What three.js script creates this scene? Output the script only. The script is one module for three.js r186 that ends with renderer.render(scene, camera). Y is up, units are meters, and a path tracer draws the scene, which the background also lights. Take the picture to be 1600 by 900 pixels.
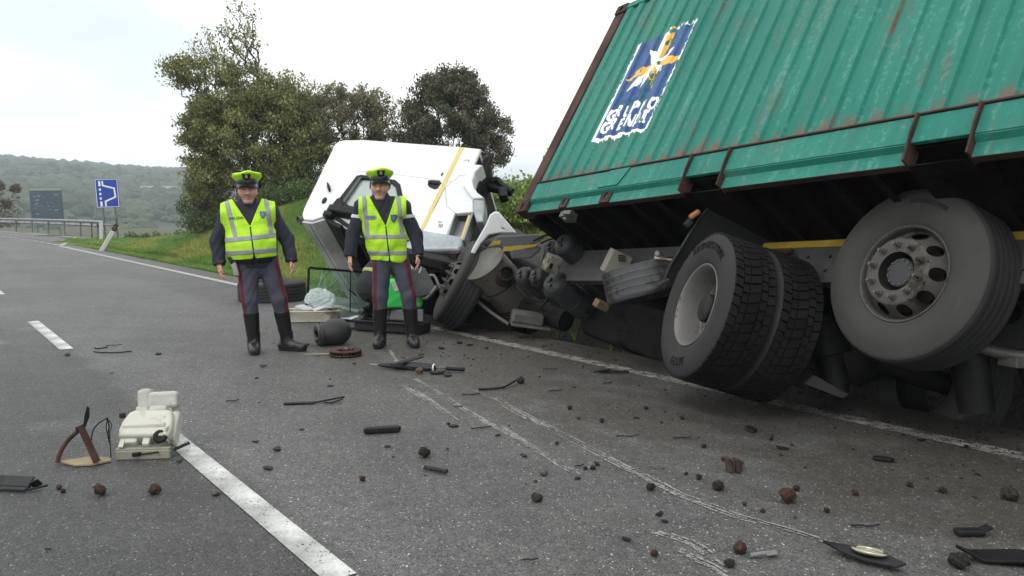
import * as THREE from 'three';
import { mergeGeometries } from 'three/addons/utils/BufferGeometryUtils.js';
import { RoundedBoxGeometry } from 'three/addons/geometries/RoundedBoxGeometry.js';
import { FontLoader } from 'three/addons/loaders/FontLoader.js';
import { TextGeometry } from 'three/addons/geometries/TextGeometry.js';

// ---------------------------------------------------------------- camera, sky, sun, exposure
const scene = new THREE.Scene();
const camera = new THREE.PerspectiveCamera(39.77, 1600 / 900, 0.1, 5000);
camera.position.set(0, 1.40, 0);
camera.rotation.x = -0.0962;
const renderer = new THREE.WebGLRenderer({ antialias: true });
renderer.toneMapping = THREE.LinearToneMapping;
renderer.toneMappingExposure = 1.25;
renderer.shadowMap.enabled = true;
renderer.shadowMap.type = THREE.PCFSoftShadowMap;

// repeatable random numbers and noise
function rng(seed) { let a = seed >>> 0; return () => { a = (a + 0x6D2B79F5) | 0; let t = Math.imul(a ^ (a >>> 15), 1 | a); t = (t + Math.imul(t ^ (t >>> 7), 61 | t)) ^ t; return ((t ^ (t >>> 14)) >>> 0) / 4294967296; }; }
function hash2(x, y, s) { let h = (x * 374761393 + y * 668265263 + s * 974634777) | 0; h = Math.imul(h ^ (h >>> 13), 1274126177); h ^= h >>> 16; return (h >>> 0) / 4294967296; }
function vnoise(x, y, per, s) {
  const xi = Math.floor(x), yi = Math.floor(y), fx = x - xi, fy = y - yi;
  const m = v => ((v % per) + per) % per, u = fx * fx * (3 - 2 * fx), v = fy * fy * (3 - 2 * fy);
  const a = hash2(m(xi), m(yi), s), b = hash2(m(xi + 1), m(yi), s), c = hash2(m(xi), m(yi + 1), s), d = hash2(m(xi + 1), m(yi + 1), s);
  return a + (b - a) * u + (c - a) * v + (a - b - c + d) * u * v;
}
function fbm(x, y, per, oct, s) { let t = 0, a = 0.5, n = 0; for (let i = 0; i < oct; i++) { t += a * vnoise(x, y, per, s + i * 17); n += a; x *= 2; y *= 2; per *= 2; a *= 0.5; } return t / n; }
const clamp = (x, a = 0, b = 1) => Math.min(b, Math.max(a, x));
const sstep = (a, b, x) => { const t = clamp((x - a) / (b - a)); return t * t * (3 - 2 * t); };
const mix = (a, b, t) => a + (b - a) * t;
const V = (x, y, z) => new THREE.Vector3(x, y, z);

// the overcast sky: bright even cloud with thinner, slightly bluer veils
{
  const W = 1024, Hh = 512, d = new Float32Array(W * Hh * 4);
  for (let j = 0; j < Hh; j++) for (let i = 0; i < W; i++) {
    const v = j / Hh, up = Math.abs(v - 0.5) * 2;
    const n = fbm(i / W * 12, j / Hh * 16, 12, 5, 3), m = fbm(i / W * 6, j / Hh * 8, 6, 4, 91);
    const c = sstep(0.30, 0.52, n * 0.6 + m * 0.4 + 0.05);
    const k = (i + j * W) * 4;
    d[k] = mix(0.74, 1.24, c); d[k + 1] = mix(0.83, 1.25, c); d[k + 2] = mix(0.88, 1.25, c); d[k + 3] = 1;
    if (up < 0) d[k] = 1;
  }
  const t = new THREE.DataTexture(d, W, Hh, THREE.RGBAFormat, THREE.FloatType);
  t.mapping = THREE.EquirectangularReflectionMapping; t.magFilter = THREE.LinearFilter; t.minFilter = THREE.LinearFilter; t.needsUpdate = true;
  scene.background = t; scene.environment = t; scene.environmentIntensity = 1.0;
}
const sun = new THREE.DirectionalLight(new THREE.Color(1, 0.97, 0.92), 0.8);
sun.position.set(-14, 26, 9); sun.target.position.set(0, 0, -8); sun.castShadow = true; sun.shadow.radius = 40;
sun.shadow.mapSize.set(2048, 2048);
Object.assign(sun.shadow.camera, { left: -30, right: 30, top: 30, bottom: -30, near: 1, far: 90 });
scene.add(sun, sun.target);
scene.fog = new THREE.FogExp2(new THREE.Color(0.74, 0.83, 0.92), 0.0008);

// ---------------------------------------------------------------- small tools
const taken = {};
function numbered(n) { const k = taken[n] = (taken[n] ?? -1) + 1; return k ? n + '_' + String(k).padStart(3, '0') : n; }
function boxUV(g, s = 1) {
  if (g.index) g = g.toNonIndexed();
  const p = g.attributes.position, n = p.count, uv = new Float32Array(n * 2);
  const a = V(), b = V(), c = V(), e = V(), f = V();
  for (let i = 0; i < n; i += 3) {
    a.fromBufferAttribute(p, i); b.fromBufferAttribute(p, i + 1); c.fromBufferAttribute(p, i + 2);
    e.subVectors(b, a); f.subVectors(c, a); e.cross(f);
    const x = Math.abs(e.x), y = Math.abs(e.y), z = Math.abs(e.z), ax = x > y && x > z ? 0 : y > z ? 1 : 2;
    for (let k = 0; k < 3; k++) {
      const q = [a, b, c][k];
      uv[(i + k) * 2] = (ax === 0 ? q.z : q.x) * s; uv[(i + k) * 2 + 1] = (ax === 1 ? q.z : q.y) * s;
    }
  }
  g.setAttribute('uv', new THREE.BufferAttribute(uv, 2));
  if (!g.attributes.normal) g.computeVertexNormals();
  return g;
}
function strip(g) { for (const k of Object.keys(g.attributes)) if (!['position', 'normal', 'uv', 'color'].includes(k)) g.deleteAttribute(k); return g; }
function merge(list, keepUV = false) {
  const l = list.map(g => { g = strip(g); if (!keepUV) g = boxUV(g); else if (g.index) g = g.toNonIndexed(); return g; });
  return l.length === 1 ? l[0] : mergeGeometries(l);
}
function obj(name, geo, mat, parent = scene, keepUV = false) {
  const g = Array.isArray(geo) ? merge(geo, keepUV) : (keepUV ? geo : boxUV(strip(geo)));
  const m = new THREE.Mesh(g, mat); m.name = parent === scene ? numbered(name) : name;
  m.castShadow = m.receiveShadow = true; parent.add(m); return m;
}
function tag(o, label, category, group, kind) { if (label) o.userData.label = label; if (category) o.userData.category = category; if (group) o.userData.group = group; if (kind) o.userData.kind = kind; return o; }
function thing(name, label, category, pos = [0, 0, 0], turn = 0, group) {
  const o = new THREE.Group(); o.name = numbered(name); o.position.set(...pos); o.rotation.y = turn; scene.add(o); return tag(o, label, category, group);
}
function part(name, parent) { const o = new THREE.Group(); o.name = name; parent.add(o); return o; }
function setting(o) { o.userData.kind = 'structure'; return o; }
const M4 = () => new THREE.Matrix4();
function xf(g, pos, rot = [0, 0, 0], scl) { const m = M4().compose(V(...pos), new THREE.Quaternion().setFromEuler(new THREE.Euler(...rot)), scl ? V(...scl) : V(1, 1, 1)); g.applyMatrix4(m); return g; }
function box(w, h, d, pos = [0, 0, 0], rot, r = 0.006) { const rr = Math.min(r, w * .4, h * .4, d * .4); return xf(rr > 0 ? new RoundedBoxGeometry(w, h, d, 1, rr) : new THREE.BoxGeometry(w, h, d), pos, rot); }
function cyl(a, b, r1, r2 = r1, seg = 24, open = false) {
  const A = V(...a), B = V(...b), d = B.clone().sub(A), g = new THREE.CylinderGeometry(r2, r1, d.length(), seg, 1, open);
  g.applyMatrix4(M4().compose(A.clone().add(B).multiplyScalar(.5), new THREE.Quaternion().setFromUnitVectors(V(0, 1, 0), d.clone().normalize()), V(1, 1, 1))); return g;
}
function tube(pts, r, seg = 24, rs = 7, closed = false) { return new THREE.TubeGeometry(new THREE.CatmullRomCurve3(pts.map(p => V(...p)), closed, 'catmullrom', 0.4), seg, r, rs, closed); }
function lathe(pts, seg = 48) { return new THREE.LatheGeometry(pts.map(p => new THREE.Vector2(...p)), seg); }
function shape(pts, holes = []) { const s = new THREE.Shape(pts.map(p => new THREE.Vector2(...p))); for (const h of holes) s.holes.push(new THREE.Path(h.map(p => new THREE.Vector2(...p)))); return s; }
function extr(pts, depth, bev = 0.006, holes = [], bs = 2) { const g = new THREE.ExtrudeGeometry(shape(pts, holes), { depth: Math.max(depth - 2 * bev, 1e-4), bevelEnabled: bev > 0, bevelSize: bev, bevelThickness: bev, bevelOffset: -bev, bevelSegments: bs, curveSegments: 8 }); g.translate(0, 0, bev); return g; }
function rrect(x0, y0, x1, y1, r, n = 5) { const o = []; for (const [cx, cy, a] of [[x1 - r, y0 + r, -90], [x1 - r, y1 - r, 0], [x0 + r, y1 - r, 90], [x0 + r, y0 + r, 180]]) for (let i = 0; i <= n; i++) { const t = (a + 90 * i / n) * Math.PI / 180; o.push([cx + r * Math.cos(t), cy + r * Math.sin(t)]); } return o; }
function ell(cx, cy, rx, ry, n = 24) { return Array.from({ length: n }, (_, i) => [cx + rx * Math.cos(i / n * 6.2832), cy + ry * Math.sin(i / n * 6.2832)]); }
function frameOf(X, Y, Z, T) { const m = M4().makeBasis(V(...X), V(...Y), V(...Z)); m.setPosition(V(...T)); return m; }
function place(o, m) { m.decompose(o.position, o.quaternion, o.scale); return o; }

// ---------------------------------------------------------------- textures (what surfaces are made of)
function tex(size, fn, srgb = true, rep = [1, 1]) {
  const [w, h] = Array.isArray(size) ? size : [size, size], d = new Uint8Array(w * h * 4);
  for (let j = 0; j < h; j++) for (let i = 0; i < w; i++) { const c = fn(i / w, j / h, i, j), k = (i + j * w) * 4; d[k] = clamp(c[0]) * 255; d[k + 1] = clamp(c[1]) * 255; d[k + 2] = clamp(c[2]) * 255; d[k + 3] = clamp(c[3] ?? 1) * 255; }
  return fin(new THREE.DataTexture(d, w, h), srgb, rep);
}
function fin(t, srgb, rep = [1, 1]) { t.wrapS = t.wrapT = THREE.RepeatWrapping; t.magFilter = THREE.LinearFilter; t.minFilter = THREE.LinearMipmapLinearFilter; t.generateMipmaps = true; if (srgb) t.colorSpace = THREE.SRGBColorSpace; t.repeat.set(...rep); t.needsUpdate = true; return t; }
const again = (t, rep) => { const c = t.clone(); c.repeat.set(...rep); c.needsUpdate = true; return c; };
function canvasTex(w, h, draw) { const c = document.createElement('canvas'); c.width = w; c.height = h; draw(c.getContext('2d'), w, h); const t = new THREE.CanvasTexture(c); t.colorSpace = THREE.SRGBColorSpace; t.magFilter = THREE.LinearFilter; return t; }

// soft mottling that varies any paint, plastic or cloth a little (dust and handling marks)
const mottle = tex(512, (x, y) => { const a = fbm(x * 5, y * 5, 5, 5, 7), b = fbm(x * 40, y * 40, 40, 2, 31); const v = 0.80 + 0.26 * (a - .5) * 1.6 + 0.10 * (b - .5); return [v, v, v * 0.99]; });
const soft = tex(512, (x, y) => { const a = fbm(x * 4, y * 4, 4, 5, 107), b = fbm(x * 50, y * 50, 50, 2, 131); const v = 0.95 + 0.10 * (a - .5) + 0.05 * (b - .5); return [v, v, v]; });
// dirt splashes: brownish film with hard-edged spots
const grime = tex(512, (x, y) => { const a = fbm(x * 4, y * 4, 4, 5, 11), b = fbm(x * 22, y * 22, 22, 3, 47); const t = sstep(.50, .68, a * .7 + b * .3); const v = 0.94 - .05 * b; return [mix(v, .50, t), mix(v, .45, t), mix(v, .38, t)]; });
const scuff = tex(512, (x, y) => { const a = fbm(x * 6, y * 6, 6, 4, 21), b = fbm(x * 90, y * 5, 90, 2, 5); const v = .62 + .5 * (a - .5) + .5 * Math.max(0, b - .62); return [v, v, v]; });
const rustT = tex(512, (x, y) => { const a = fbm(x * 6, y * 6, 6, 5, 61), b = fbm(x * 30, y * 30, 30, 3, 77), t = sstep(.42, .6, a * .7 + b * .3); return [mix(.40, .30, t) + .12 * (b - .5), mix(.30, .19, t) + .1 * (b - .5), mix(.25, .14, t) + .08 * (b - .5)]; });
const bumpN = tex(512, (x, y) => { const v = fbm(x * 24, y * 24, 24, 4, 3); return [v, v, v]; }, false);
const weave = tex(256, (x, y, i, j) => { const v = .5 + .25 * Math.sin(i * Math.PI / 2) * Math.sin(j * Math.PI / 2) + .3 * (fbm(x * 8, y * 8, 8, 3, 9) - .5); return [v, v, v]; }, false);
const foldT = tex(256, (x, y) => { const v = fbm(x * 3 + .5 * fbm(x * 3, y * 3, 3, 2, 8), y * 5, 5, 4, 14); return [v, v, v]; }, false);

function mat(color, rough = .6, o = {}) { const { metal = 0, map, rep, bump, bumpScale = .002, phys, ...rest } = o; const c = Array.isArray(color) ? new THREE.Color().setRGB(...color) : new THREE.Color(color); const p = { color: c, roughness: rough, metalness: metal, side: THREE.DoubleSide, ...rest }; if (map) p.map = rep ? again(map, [rep, rep]) : map; if (bump) { p.bumpMap = bump; p.bumpScale = bumpScale; } return phys ? new THREE.MeshPhysicalMaterial({ ...p, ...phys }) : new THREE.MeshStandardMaterial(p); }
const MT = {
  blackPlastic: mat([.022, .022, .024], .55, { map: scuff, bump: bumpN, bumpScale: .001, phys: { specularIntensity: 0.5 } }),
  greyPlastic: mat([.13, .135, .145], .6, { map: mottle, bump: bumpN, bumpScale: .001 }),
  darkPlastic: mat([.05, .052, .055], .6, { map: scuff, bump: bumpN, bumpScale: .001, phys: { specularIntensity: 0.5 } }),
  frame: mat([.055, .052, .05], .75, { map: grime, bump: bumpN, bumpScale: .003, phys: { specularIntensity: 0.35 } }),
  frameGrey: mat([.105, .105, .105], .75, { map: mottle, bump: bumpN, bumpScale: .002, phys: { specularIntensity: 0.5 } }),
  oily: mat([.022, .021, .02], .5, { map: grime, bump: bumpN, bumpScale: .003, phys: { specularIntensity: 0.3 } }),
  tankBlack: mat([.05, .053, .057], .5, { map: grime, bump: bumpN, bumpScale: .001, phys: { specularIntensity: 0.6 } }),
  rust: mat([.62, .55, .5], .9, { map: rustT, bump: bumpN, bumpScale: .003 }),
  darkRust: mat([.22, .19, .18], .9, { map: rustT, bump: bumpN, bumpScale: .003 }),
  steel: mat([.30, .30, .29], .5, { metal: .6, map: grime, bump: bumpN, bumpScale: .001 }),
  dullSteel: mat([.21, .205, .19], .6, { metal: .35, map: mottle, bump: bumpN, bumpScale: .001 }),
  white: mat([.80, .81, .82], .33, { map: soft, rep: .5, phys: { clearcoat: .4, clearcoatRoughness: .25 } }),
  whiteDirty: mat([.66, .67, .66], .5, { map: grime, rep: .8 }),
  yellowTape: mat([.58, .40, .035], .5, { map: mottle }),
  lampOrange: mat([.62, .22, .07], .3, { map: mottle }),
  rubber: mat([.028, .028, .029], .82, { map: scuff, bump: bumpN, bumpScale: .0015, phys: { specularIntensity: 0.4 } }),
};
// ---------------------------------------------------------------- ground: terrain, road, markings, hills
const RA = 37.4 * Math.PI / 180, RD = [-Math.sin(RA), -Math.cos(RA)], RN = [Math.cos(RA), -Math.sin(RA)];
const bend = s => s > 36 ? .00275 * (s - 36) * (s - 36) * (s < 110 ? 1 : (110 - 36) / (s - 36)) : 0;   // the far road swings left
const sw = (s, w, y = 0) => { w -= bend(s); return V(s * RD[0] + w * RN[0], y, s * RD[1] + w * RN[1]); };   // road coordinates: s along the road, w to its right
const toSW = (x, z) => [x * RD[0] + z * RD[1], x * RN[0] + z * RN[1]];
function terrainH(s, w) {
  let h = -0.02;
  const ditch = sstep(13.5, 11, s) * sstep(-9, -6, s);
  const bankAmp = 1.75 * sstep(37, 21, s);
  const n = fbm(s * .35 + 40, w * .35 + 40, 4096, 4, 5) - .5;
  h += bankAmp * sstep(5.7, 9.6, w - .35 * ditch * 2 + n * .5) + .35 * n * sstep(5.9, 7.5, w);
  h -= .62 * ditch * sstep(5.35, 6.1, w) * (1 - sstep(6.7, 7.9, w));
  h -= 3.2 * sstep(38, 75, s) * sstep(7.5, 14, w);
  h -= 1.0 * sstep(-7, -12, w) * sstep(5, 30, s);
  h += sstep(12, 40, w) * sstep(40, 20, s) * 1.2;
  return h;
}
function gridSW(s0, s1, ns, w0, w1, nw, hf, cf, warp = 1, wf) {
  const pos = [], col = [], uv = [], idx = [];
  for (let j = 0; j <= nw; j++) for (let i = 0; i <= ns; i++) {
    const ti = i / ns, tj = j / nw, s = mix(s0, s1, warp === 1 ? ti : Math.pow(ti, warp)), w = wf ? wf(s, mix(w0, w1, tj)) : mix(w0, w1, tj), p = sw(s, w, hf(s, w));
    pos.push(p.x, p.y, p.z); uv.push(s, w); if (cf) col.push(...cf(s, w));
  }
  for (let j = 0; j < nw; j++) for (let i = 0; i < ns; i++) { const a = j * (ns + 1) + i, b = a + 1, c = a + ns + 1, d = c + 1; idx.push(a, c, b, b, c, d); }
  const g = new THREE.BufferGeometry(); g.setAttribute('position', new THREE.Float32BufferAttribute(pos, 3)); g.setAttribute('uv', new THREE.Float32BufferAttribute(uv, 2));
  if (cf) g.setAttribute('color', new THREE.Float32BufferAttribute(col, 3)); g.setIndex(idx); g.computeVertexNormals(); return g;
}
// soil and turf sheet
const soilT = tex(512, (x, y) => { const a = fbm(x * 8, y * 8, 8, 5, 3), b = fbm(x * 60, y * 60, 60, 2, 5); const v = .55 + .6 * (a - .5) + .5 * (b - .5); return [v, v, v * .95]; });
const bumpSoil = again(bumpN, [.8, .8]);
{
  const cf = (s, w) => { const n = fbm(s * .5 + 9, w * .5 + 9, 4096, 4, 71), gr = sstep(5.6, 6.3, w); const d = sstep(12.5, 10.5, s) * sstep(8.2, 7.2, w); const soil = [.05, .040, .030], turf = [mix(.15, .26, n), mix(.20, .28, n), .055]; return [0, 1, 2].map(k => mix(turf[k], soil[k], clamp(d * gr + .25 * n))); };  // bare ditch soil, its colour darkened for the shade below the container
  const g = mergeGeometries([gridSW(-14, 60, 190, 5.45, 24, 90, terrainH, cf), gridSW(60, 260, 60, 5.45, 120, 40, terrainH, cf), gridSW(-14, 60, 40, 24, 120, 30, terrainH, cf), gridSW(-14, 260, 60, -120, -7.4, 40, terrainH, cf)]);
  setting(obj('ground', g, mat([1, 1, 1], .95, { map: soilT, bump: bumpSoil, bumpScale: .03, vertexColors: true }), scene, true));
  const far = new THREE.CircleGeometry(3500, 48); far.rotateX(-Math.PI / 2); far.translate(0, -4.2, 0);
  setting(obj('valley_floor', far, mat([.10, .12, .05], .95, { map: again(soilT, [.05, .05]) })));
}
// asphalt: stones of many greys in a dark binder
let asphaltT, asphaltB;
{
  const S = 1024, d = new Uint8Array(S * S * 4), b = new Uint8Array(S * S * 4), r = rng(77), hgt = new Float32Array(S * S), alb = new Float32Array(S * S);
  for (let j = 0; j < S; j++) for (let i = 0; i < S; i++) { const n = fbm(i / S * 64, j / S * 64, 64, 2, 3), m = fbm(i / S * 6, j / S * 6, 6, 4, 8); alb[i + j * S] = .100 + .06 * (n - .5) + .045 * (m - .5); hgt[i + j * S] = .25 * n; }
  for (let k = 0; k < 42000; k++) {
    const cx = r() * S, cy = r() * S, q = r(), rad = q > .95 ? 1.1 + 1.5 * r() + (q > .997 ? .9 : 0) : 1.2 + 2.4 * r() * r(), e = .6 + .8 * r(), an = r() * 3.14, ca = Math.cos(an), sa = Math.sin(an);
    const a = q > .95 ? .34 + .42 * r() : q > .80 ? .16 + .10 * r() : q < .2 ? .025 + .02 * r() : .055 + .075 * r();
    for (let y = Math.floor(cy - rad * 1.5); y <= cy + rad * 1.5; y++) for (let x = Math.floor(cx - rad * 1.5); x <= cx + rad * 1.5; x++) {
      const dx = x - cx, dy = y - cy, u = (dx * ca + dy * sa) / e, v = (-dx * sa + dy * ca) * e, dd = (u * u + v * v) / (rad * rad); if (dd > 1) continue;
      const o = ((x + S) % S) + ((y + S) % S) * S; alb[o] = mix(alb[o], a, .85); hgt[o] = Math.max(hgt[o], .45 + .5 * (1 - dd));
    }
  }
  const enc = v => v <= .0031308 ? v * 12.92 : 1.055 * Math.pow(v, 1 / 2.4) - .055;
  for (let o = 0; o < S * S; o++) { const v = enc(alb[o]) * 255; d[o * 4] = v; d[o * 4 + 1] = v; d[o * 4 + 2] = v * .985; d[o * 4 + 3] = 255; b[o * 4] = b[o * 4 + 1] = b[o * 4 + 2] = hgt[o] * 255; b[o * 4 + 3] = 255; }
  asphaltT = fin(new THREE.DataTexture(d, S, S), true, [.55, .55]); asphaltB = fin(new THREE.DataTexture(b, S, S), false, [.55, .55]);
}
{
  // wear and spills: older, darker surfacing on the far lane, pale dried patches, earth carried out by the wreck with shade painted in
  const cf = (s, w) => {
    const n = fbm(s * .9 + 30, w * .9 + 30, 4096, 4, 19), f = fbm(s * 3 + 30, w * 6 + 30, 4096, 4, 29), l = fbm(s * .25 + 60, w * 1.1 + 60, 4096, 4, 39);
    let v = 1.12 + .5 * (n - .5) + .34 * (f - .5) + .35 * (l - .5);
    const old = sstep(1.42, 1.22, w + .10 * (f - .5)) * sstep(-3, -2, w);
    v *= 1 - .48 * old * sstep(15, 7, s + 3 * (n - .5));
    const pale = sstep(.50, .62, fbm(s * .55 + 11, w * .8 + 5, 4096, 4, 55)) * old * sstep(4, 6, s); v *= 1 + .75 * pale;
    const tr = Math.exp(-Math.pow((w - 2.3) / .35, 2)) + Math.exp(-Math.pow((w - 4.0) / .35, 2)); v *= 1 - .07 * tr;
    let c = [v, v, v];
    const earth = sstep(.40, .62, f * .55 + n * .45 + .22 * sstep(2.2, 4.4, w) - .12) * sstep(1.9, 4.0, w + .8 * (n - .5)) * sstep(11, 8, s);  // soil film, with the shade beside the wreck painted into its tone
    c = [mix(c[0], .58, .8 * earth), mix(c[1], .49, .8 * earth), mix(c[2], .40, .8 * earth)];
    const dust = Math.exp(-Math.pow((s - 2.25) / .30, 2) - Math.pow((w - 2.2) / .28, 2)) * sstep(.35, .6, f); c = [c[0] + .5 * dust, c[1] + .42 * dust, c[2] + .3 * dust];
    return c;
  };
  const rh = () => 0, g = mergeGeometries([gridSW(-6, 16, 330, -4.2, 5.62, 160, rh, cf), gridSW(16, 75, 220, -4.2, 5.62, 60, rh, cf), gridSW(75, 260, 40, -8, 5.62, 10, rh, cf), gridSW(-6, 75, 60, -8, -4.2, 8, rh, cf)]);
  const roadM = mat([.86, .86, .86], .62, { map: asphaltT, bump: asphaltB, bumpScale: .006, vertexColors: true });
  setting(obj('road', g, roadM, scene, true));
  // the lay-by widening on the right
  const lg = gridSW(36.5, 130, 70, 0, 1, 6, () => .012, cf, 1, (s, t) => 5.5 + t * Math.min(2.9, (s - 36.5) * .33 + .02));
  setting(obj('lay_by', lg, roadM, scene, true));
}
// painted lines: thin sheets of worn thermoplastic
const wornA = (thr, s) => tex(512, (x, y) => { const a = fbm(x * 10, y * 10, 10, 3, s), b = fbm(x * 90, y * 90, 90, 2, s + 3); const v = sstep(thr - .05, thr + .05, a * .45 + b * .55); return [v, v, v]; }, false, [1.6, 1.6]);
const paintMat = (c, thr, s) => mat(c, .75, { map: again(mottle, [2, 2]), bump: again(bumpN, [3, 3]), bumpScale: .003, alphaMap: wornA(thr, s), transparent: true });
const linePaint = paintMat([.68, .69, .68], .30, 5), edgePaint = paintMat([.62, .62, .60], .36, 9), dirtyPaint = paintMat([.48, .47, .44], .462, 13), scratchPaint = paintMat([.40, .395, .38], .47, 23);
function line(name, pts, width, m, y = .005) {
  const pos = [], uv = [], idx = []; let acc = 0;
  pts.forEach((p, i) => { const a = pts[Math.max(0, i - 1)], b = pts[Math.min(pts.length - 1, i + 1)], dx = b[0] - a[0], dw = b[1] - a[1], L = Math.hypot(dx, dw), wd = Array.isArray(width) ? width[i] : width; if (i) acc += Math.hypot(p[0] - pts[i - 1][0], p[1] - pts[i - 1][1]); for (const k of [-.5, .5]) { const q = sw(p[0] - dw / L * wd * k, p[1] + dx / L * wd * k, y); pos.push(q.x, q.y, q.z); uv.push(acc, p[1] + wd * k); } });
  for (let i = 0; i < pts.length - 1; i++) idx.push(i * 2, i * 2 + 1, i * 2 + 2, i * 2 + 1, i * 2 + 3, i * 2 + 2);
  const g = new THREE.BufferGeometry(); g.setAttribute('position', new THREE.Float32BufferAttribute(pos, 3)); g.setAttribute('uv', new THREE.Float32BufferAttribute(uv, 2)); g.setIndex(idx); g.computeVertexNormals();
  return setting(obj(name, g, m, scene, true));
}
for (const [a, b] of [[2.72, 5.55], [9.1, 11.7], [15.85, 18.5], [22.6, 25.2]]) line('lane_dash', [[a, 1.26], [b, 1.26]], .125, linePaint);
line('edge_line', [[9.7, 5.02], [36.5, 5.02]], .15, edgePaint);
line('edge_line', [[-4, 5.02], [9.7, 5.02]], .15, dirtyPaint);
for (let s = 37.2; s < 70; s += 1.7) line('lay_by_dash', [[s, 5.02], [s + 1.0, 5.02]], .15, edgePaint, .018);
line('lay_by_line', [[36.5, 5.02], [40, 5.85], [44, 6.75], [47.5, 7.6], [52, 7.7], [58, 7.7], [64, 7.7], [70, 7.7], [80, 7.7], [95, 7.7], [110, 7.7]], .19, edgePaint, .022);
// pale gouges scraped into the asphalt
const scrR = rng(14), scr = (pts, w) => { const W = Array.isArray(w) ? w[1] : w; for (let k = 0; k < 3; k++) { const o = (k - 1) * W * .42 + (scrR() - .5) * W * .3, n = pts.length; const q = []; pts.forEach((p, i) => { const [s, t] = toSW(...p); q.push([s, t + o + (scrR() - .5) * .008]); if (i < n - 1) { const [s2, t2] = toSW(...pts[i + 1]); for (const f of [.33, .66]) q.push([mix(s, s2, f), mix(t, t2, f) + o + (scrR() - .5) * .012]); } }); const z = k === 1 ? q : q.slice(Math.floor(scrR() * q.length * .3), q.length - Math.floor(scrR() * q.length * .3)); if (z.length > 1) line('scrape_mark', z, z.map(() => .009 + .014 * scrR()), scratchPaint, .004 + .001 * k); } };
scr([[-.81, -6.57], [-.27, -5.39], [.14, -4.58], [.19, -4.45]], .035); scr([[-.87, -6.33], [-.60, -5.76], [-.36, -5.24]], .07);
scr([[-.30, -6.14], [-.09, -5.76], [.60, -4.30], [.84, -3.82], [1.03, -3.56], [1.29, -3.31], [1.35, -3.23]], [.03, .05, .04, .05, .04, .035, .03]);
scr([[-.08, -5.10], [.11, -4.65], [.26, -4.30], [.36, -4.13]], .03); scr([[.64, -3.37], [.76, -3.25], [.84, -3.03]], .05); scr([[.69, -3.18], [.79, -3.03], [.84, -2.92]], .04);
scr([[-.14, -5.88], [0, -5.54], [.18, -5.16]], .06); scr([[-1.23, -7.93], [-1.12, -7.51], [-1.03, -7.13]], .02);

// hills far behind, wooded
function hillH(x, z) {
  const az = Math.atan2(x, -z), r = Math.hypot(x, z);
  const crest = 48 - 19 * sstep(-.62, -.05, az) - 17 * sstep(-.05, .6, az);
  const n = fbm(x * .006 + 50, z * .006 + 50, 4096, 5, 12) - .5;
  return -4.6 + crest * sstep(170, 820, r) * (1 + .35 * n) - 1.2 + 10 * n * sstep(150, 500, r);
}
{
  const pos = [], col = [], idx = [], NA = 150, NR = 50, a0 = -1.25, a1 = 1.0;
  for (let j = 0; j <= NR; j++) for (let i = 0; i <= NA; i++) { const r = 150 + 900 * j / NR, a = mix(a0, a1, i / NA), x = r * Math.sin(a), z = -r * Math.cos(a), n = fbm(x * .012 + 70, z * .012 + 70, 4096, 4, 33), f = sstep(.55, .68, n); pos.push(x, hillH(x, z), z); col.push(mix(.07, .19, f), mix(.085, .20, f), mix(.04, .07, f)); }
  for (let j = 0; j < NR; j++) for (let i = 0; i < NA; i++) { const a = j * (NA + 1) + i, b = a + 1, c = a + NA + 1, d = c + 1; idx.push(a, b, c, b, d, c); }
  const g = new THREE.BufferGeometry(); g.setAttribute('position', new THREE.Float32BufferAttribute(pos, 3)); g.setAttribute('color', new THREE.Float32BufferAttribute(col, 3)); g.setIndex(idx); g.computeVertexNormals();
  const gg = boxUV(g, .05); gg.computeVertexNormals();
  setting(obj('hills', gg, mat([1, 1, 1], .95, { vertexColors: true, map: soilT }), scene, true));
  // woods on the hills, read as one mass
  const r = rng(5), blob = new THREE.IcosahedronGeometry(1, 1), bp = blob.attributes.position; for (let i = 0; i < bp.count; i++) { const k = .8 + .4 * hash2(Math.round(bp.getX(i) * 50), Math.round(bp.getY(i) * 50 + bp.getZ(i) * 99), 4); bp.setXYZ(i, bp.getX(i) * k, bp.getY(i) * k, bp.getZ(i) * k); } blob.computeVertexNormals();
  const N = 17000, im = new THREE.InstancedMesh(blob, mat([1, 1, 1], .95), N), m = M4(), c = new THREE.Color(); let k = 0;
  while (k < N) { const rr = 160 + 820 * Math.sqrt(r()), a = mix(-1.0, .75, r()), x = rr * Math.sin(a), z = -rr * Math.cos(a), n = fbm(x * .012 + 70, z * .012 + 70, 4096, 4, 33); if (n > .53 + .16 * r()) continue; if (rr < 330 && r() < .6) continue; const s = (1.4 + 2.4 * r()) * (rr < 300 ? .7 : 1); m.compose(V(x, hillH(x, z) + s * .3, z), new THREE.Quaternion().setFromEuler(new THREE.Euler(0, r() * 6, 0)), V(s * 1.25, s * (.8 + .4 * r()), s * 1.25)); im.setMatrixAt(k, m); const v = .6 + .8 * r(); c.setRGB(.050 * v, .066 * v, .032 * v); im.setColorAt(k, c); k++; }
  im.name = 'hill_woods'; tag(im, 'dark green woods covering the distant hills', 'woods', null, 'stuff'); scene.add(im);
}
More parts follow.
